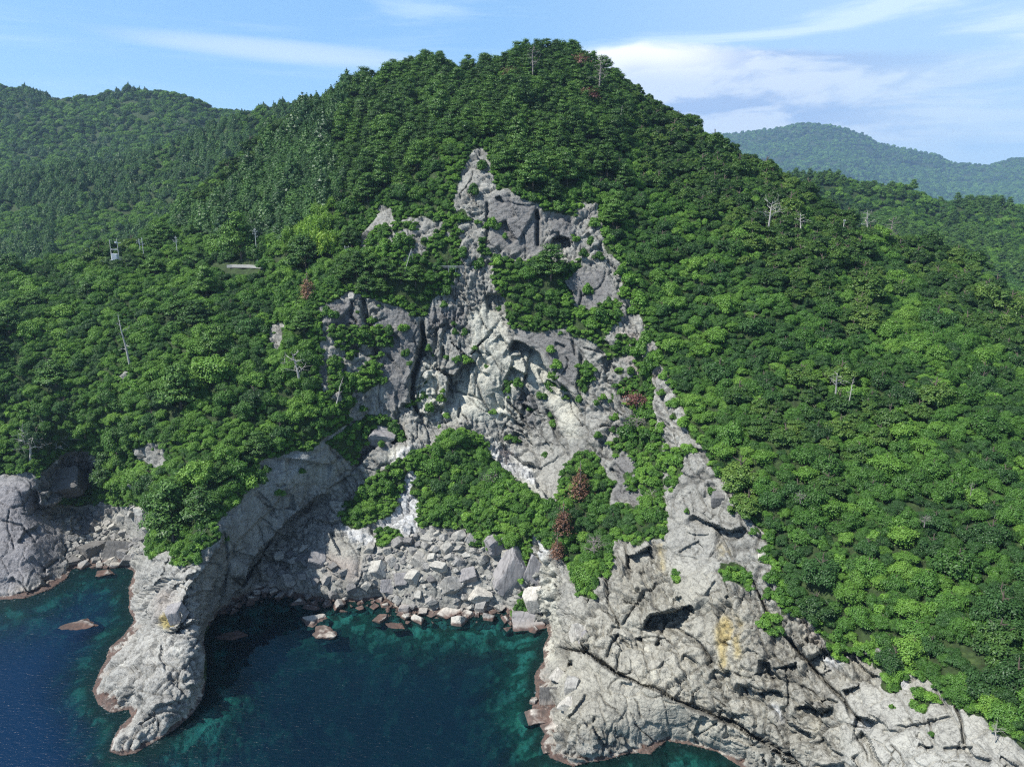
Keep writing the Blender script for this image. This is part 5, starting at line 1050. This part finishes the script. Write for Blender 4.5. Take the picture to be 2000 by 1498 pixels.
for a in [(1500,455,62,DT[0],'big bleached dead tree spreading white limbs on the right shoulder',.4,0,3),(1560,465,34,DT[4],'bleached limbs lying right of the big bleached tree',1.4,.5,2),(1207,262,42,DT[2],'pale snag with one side limb on the right shoulder',0,0,2),(1168,200,72,DT[1],'grey dead pine standing near the summit',0,0,3),(1040,165,60,DT[1],'wide grey dead pine left of the summit snag',1,0,2),
          (110,905,92,DTW,'grey tangle of dead branches above the dark overhanging rock',2.6,0,1),(150,900,100,DT[1],'tall grey dead tree rising from the branch tangle',.3,.1,1),(60,900,70,DTW,'low grey dead branches left of the tangle',1.2,0,1),(255,720,100,DT[2],'tall bare leaning trunk on the left slope',3.0,0,1),(588,760,64,DT[4],'bleached dead tree left of the cliff',.5,0,2),(560,742,48,DT[0],'small bleached dead tree at the left cliff edge',2,0,1),(655,800,60,DT[2],'curved bleached snag at the left cliff corner',1.0,.3,1),
          (1655,812,50,DT[2],'bare grey tree standing in the right slope canopy',.2,0,4),(1630,790,40,DT[4],'short bleached snag beside the bare grey tree',1.1,0,4),(1890,1000,26,DT[1],'small bleached snag near the right rim of the forest',.6,0,4),(1800,1060,26,DT[3],'pale twisted branches low on the right slope',.9,0,4),(1560,1010,24,DT[3],'little bleached snag at the forest edge by the right cliff',2.1,0,4),(1740,455,60,DT[1],'bare brownish-grey tree on the far right ridge',0,0,4),(1690,470,40,DT[4],'bleached curved branches right of the lone pole',2.8,.3,3),
          (1945,1450,44,DT[0],'bleached stump with short limbs at the lower right cliff edge',1.2,0,.5),(1250,1010,60,DT[1],'grey leafless tree in the ravine',.3,.5,.5),(1235,850,50,DT[3],'grey twiggy bush below the withered red tree',.3,0,0),(955,960,40,DT[3],'grey leafless shrub on the right side of the mound',.8,0,.5),(990,900,34,DT[3],'dark twiggy shrub under the pale ledge',2.8,0,.5),(1160,1090,50,DT[3],'grey leafless thicket at the ravine foot',1.8,0,.5),(400,1060,30,DT[0],'white dead branches on the bushy headland ledge',2.2,.6,.5)]:
    px, py, hp_, me_, lb, ro, ti, li = a; plant(px, py, hp_, me_, 'dead_tree', lb, 'dead tree', G_, ro, ti, li)
RT = trunk_mesh('trunk', 3.6, .06, 6, M_GREYW, rg, .4, .15); RT2 = trunk_mesh('trunk', 1.0, .05, 6, M_GREYW, rg, .6, .2)
for a in [(1132,975,72,'rust-brown dead conifer at the top of the ravine'),(1100,1045,66,'rust-brown dead conifer lower in the ravine'),(1088,1092,50,'smallest rust-brown conifer at the ravine foot'),(606,590,52,'rust-brown dead conifer left of the cliff'),(340,1000,30,'thin brown conifer above the left cove')]:
    plant(a[0], a[1], a[2], RUSTC, 'dead_conifer', a[3], 'dead tree', 'rust-brown dead conifers', random.random() * 6, 0, 0, [('trunk', RT)])
for a in [(1240,800,38,'withered red-brown tree on the cliff shoulder'),(1132,140,30,'reddish withered tree just right of the summit'),(1148,205,30,'reddish withered tree below the summit'),(1000,162,24,'brownish withered tree left of the summit')]:
    plant(a[0], a[1], a[2], REDC, 'withered_tree', a[3], 'tree', 'withered reddish trees', random.random() * 6, 0, 1.5, [('trunk', RT2)])
p, nn = surf(272, 965); s_ = mpx(p)
lg = joinm('driftwood_log', [tube([(-.5 * 9, 0, 0), (-2, .3, .15), (2, -.1, 0), (4.5, .2, .1)], [.5, .55, .45, .25], 8), tube([(1, 0, .2), (2, .8, .9), (2.4, 1.3, 1.5)], [.2, .12, .05], 5)], M_DEAD)
o = obj('driftwood_log', lg); o.location = p + nn * .5; o.rotation_euler = (0, R(48), R(20)); tag(o, 'bleached tree trunk lying down the bank of the left cove', 'log')

# ---------------------------------------------------------------- road, poles, guardrail
M_CONC = plain('concrete', (.38, .37, .34)); M_STEEL = plain('galvanised_steel', (.36, .37, .37), .6, .1); M_WHITE = plain('white_cabinet_paint', (.72, .73, .74), .5); M_CER = plain('porcelain', (.75, .75, .72), .3); M_PGREY = plain('concrete_pole', (.50, .49, .47), .8)
pts = []
for px, py in [(448,526),(460,525),(475,524),(490,522.5),(505,521),(520,519),(535,516)]:
    p, nn = surf(px, py); pts.append(np.array(p))
zr = np.mean([q[2] for q in pts[1:5]])
for k, q in enumerate(pts): q[2] = zr + .15 + .08 * k
V_, F_ = [], []
for k, q in enumerate(pts):
    d_ = pts[min(k + 1, len(pts) - 1)] - pts[max(k - 1, 0)]; d_ /= np.linalg.norm(d_[:2]); nrm_ = np.array([-d_[1], d_[0], 0])
    for w0, zo in ((-1.6, -1.0), (-1.6, .0), (-1.6, .14), (-1.4, .14), (-1.4, .0), (1.6, .05), (1.6, -1.5)): V_.append(q + nrm_ * w0 + np.array([0, 0, zo]))
m_ = 7
for k in range(len(pts) - 1):
    for j in range(m_ - 1): F_.append((k * m_ + j, (k + 1) * m_ + j, (k + 1) * m_ + j + 1, k * m_ + j + 1))
o = obj('road', make_mesh('road', np.array(V_), np.array(F_), None, None, False), M_CONC); tag(o, kind='structure')
def boxp(c, s3):
    c = np.array(c); vs = [c + np.array((x, y, z)) * np.array(s3) / 2 for x in (-1, 1) for y in (-1, 1) for z in (-1, 1)]
    return vs, [(0, 1, 3, 2), (4, 6, 7, 5), (0, 4, 5, 1), (2, 3, 7, 6), (0, 2, 6, 4), (1, 5, 7, 3)]
def pole_parts(e, h, arms, x=0, drum=False):
    obj('pole', joinm('pole', [tube([(x, 0, -3), (x, 0, h * .5), (x, 0, h)], [.19, .16, .11], 8)], M_PGREY), None, e)
    for z, l, off in arms:
        c_ = obj('crossarm', joinm('crossarm', [boxp((x + off, -.18, z), (l, .10, .10)), boxp((x + off * .3, -.18, z - .3), (l * .4, .05, .05))], M_STEEL), None, e)
        n_ = max(2, int(l / .8)); obj('insulators', joinm('insulators', [tube([(x + off - l / 2 + .1 + (l - .2) * k / (n_ - 1), -.18, z + .06), (x + off - l / 2 + .1 + (l - .2) * k / (n_ - 1), -.18, z + .42)], [.09, .12], 6) for k in range(n_)], M_CER), None, c_)
    if drum: obj('transformer', joinm('transformer', [tube([(x - .45, -.1, h - 2.6), (x - .45, -.1, h - 1.7)], [.32, .32], 10), tube([(x - .45, -.1, h - 1.7), (x - .45, -.1, h - 1.5)], [.2, .1], 8)], M_STEEL), None, e)
def pole(px, pyt, pyb, arms, label, **kw):
    p, nn = surf(px, pyb); p = np.array(p); h = (pyb - pyt) * mpx(p) + .8
    e = bpy.data.objects.new('utility_pole', None); S.collection.objects.link(e); e.location = p; e.rotation_euler = (0, 0, kw.pop('rz', 0))
    pole_parts(e, h, [(h - a, l, o_) for a, l, o_ in arms], **kw); tag(e, label, 'utility pole', 'utility poles along the road'); return e
pole(506,456,517,[(.7,.8,0),(1.3,1.8,.1),(2.2,1.4,-.2),(3.2,1.0,.4)],'tallest single utility pole standing at the end of the visible road',drum=False)
pole(349,466,508,[(.9,1.2,0),(1.9,1.9,-.3),(2.5,1.5,-.2)],'utility pole rising from shrubs left of the visible road')
pole(282,468,507,[(1.0,1.6,-.6),(2.0,1.8,-.8),(2.9,2.2,-.2)],'utility pole with long crossarms right of the transformer platform')
pole(275,472,504,[(.9,1.0,-.5),(1.9,1.0,-.6)],'slimmer utility pole half behind the one with long crossarms',rz=.3)
pole(1643,436,468,[(.5,.8,0)],'lone plain pole on the right ridge')
pole(673,480,498,[(.6,1.6,.6)],'short pole with a slanted arm left of the cliff top')
p, nn = surf(228, 522); p = np.array(p); s_ = mpx(p); h = 52 * s_
e = bpy.data.objects.new('transformer_platform', None); S.collection.objects.link(e); e.location = p
for x, hh in ((-1.5, h), (1.5, h + .3)): obj('pole', joinm('pole', [tube([(x, 0, -3), (x, 0, hh)], [.2, .13], 8)], M_PGREY), None, e)
obj('crossbeam', joinm('crossbeam', [boxp((0, 0, h * .62), (3.4, .14, .14))] , M_STEEL), None, e)
obj('insulators', joinm('insulators', [tube([(x, 0, h * .62), (x, 0, h * .62 + .5)], [.09, .1], 6) for x in (-1, -.5, 0, .5, 1)], M_CER), None, e)
obj('deck', joinm('deck', [boxp((.2, 0, h * .24), (4.6, 1.5, .16))], M_STEEL), None, e)
cb = obj('cabinet', joinm('cabinet', [boxp((-.1, 0, h * .24 + 1.28), (2.3, 1.3, 2.4)), boxp((-.1, 0, h * .24 + 2.53), (2.5, 1.5, .1))], M_WHITE), None, e)
obj('cooling_fins', joinm('cooling_fins', [boxp((-1.0 + .3 * k, -.72, h * .24 + 1.3), (.06, .14, 1.9)) for k in range(7)], M_WHITE), None, cb)
obj('railing', joinm('railing', [boxp((2.4, y, h * .24 + .7), (.06, .06, 1.3)) for y in (-.7, 0, .7)] + [boxp((2.0, -.7, h * .24 + z), (1.0, .05, .05)) for z in (.6, 1.2)] + [boxp((2.4, 0, h * .24 + z), (.05, 1.4, .05)) for z in (.6, 1.2)], M_STEEL), None, e)
obj('brace', joinm('brace', [tube([(-1.5, -.1, 0), (-.8, -.1, h * .23)], [.09, .09], 5), tube([(1.5, -.1, 0), (.8, -.1, h * .23)], [.09, .09], 5)], M_STEEL), None, e)
obj('switchgear', joinm('switchgear', [tube([(1.0, -.1, h * .86), (1.0, -.1, h * .93)], [.38, .38], 8), boxp((1.7, 0, h * .88), (2.4, .1, .1))], M_WHITE), None, e)
tag(e, 'twin-pole platform carrying a white transformer cabinet above the trees', 'transformer')
# fixed pole leaning over the road cut and the guardrail above the cliff
p, nn = surf(787, 535); s_ = mpx(np.array(p)); o = obj('leaning_post', joinm('leaning_post', [tube([(0, 0, -1), (18 * s_, 0, 50 * s_)], [.16, .12], 6), tube([(18 * s_, 0, 50 * s_), (20 * s_, 0, 30 * s_)], [.05, .05], 4)], M_CONC)); o.location = np.array(p) + nn * 1.0; tag(o, 'pale post leaning to the right above the cliff', 'post')
e = bpy.data.objects.new('guardrail', None); S.collection.objects.link(e); gp = [np.array(surf(px, 526)[0]) for px in (848, 862, 876, 890, 904)]
zg = max(q[2] for q in gp); yg = np.mean([q[1] for q in gp]) - 1.5; e.location = (gp[0][0], yg, zg)
for q in gp: obj('post', joinm('post', [boxp((q[0] - gp[0][0], 0, .2), (.14, .14, 2.2))], M_STEEL), None, e)
obj('rail', joinm('rail', [boxp(((gp[-1][0] - gp[0][0]) / 2, -.1, z), (gp[-1][0] - gp[0][0] + .6, .06, .16)) for z in (.75, 1.15)], M_STEEL), None, e)
tag(e, 'short steel guardrail at the road edge above the cliff', 'guardrail')

# ---------------------------------------------------------------- air
hz_ = joinm('haze', [boxp((0, 1400, 260), (7600, 4400, 560))], None) if False else None
vs, fs = boxp((0, 3000, 450), (13000, 7400, 940)); me = bpy.data.meshes.new('haze'); me.from_pydata([tuple(v_) for v_ in vs], [], fs)
hm = bpy.data.materials.new('haze'); hm.use_nodes = True; ht = NT(hm.node_tree); ht.n.remove(ht.n['Principled BSDF'])
pv = ht.new('ShaderNodeVolumePrincipled', {'Color': (.50, .72, 1.0, 1), 'Density': .00010, 'Anisotropy': .3}); ht.l.new(pv.outputs[0], ht.n['Material Output'].inputs['Volume'])
me.materials.append(hm); o = obj('haze', me); tag(o, kind='stuff')
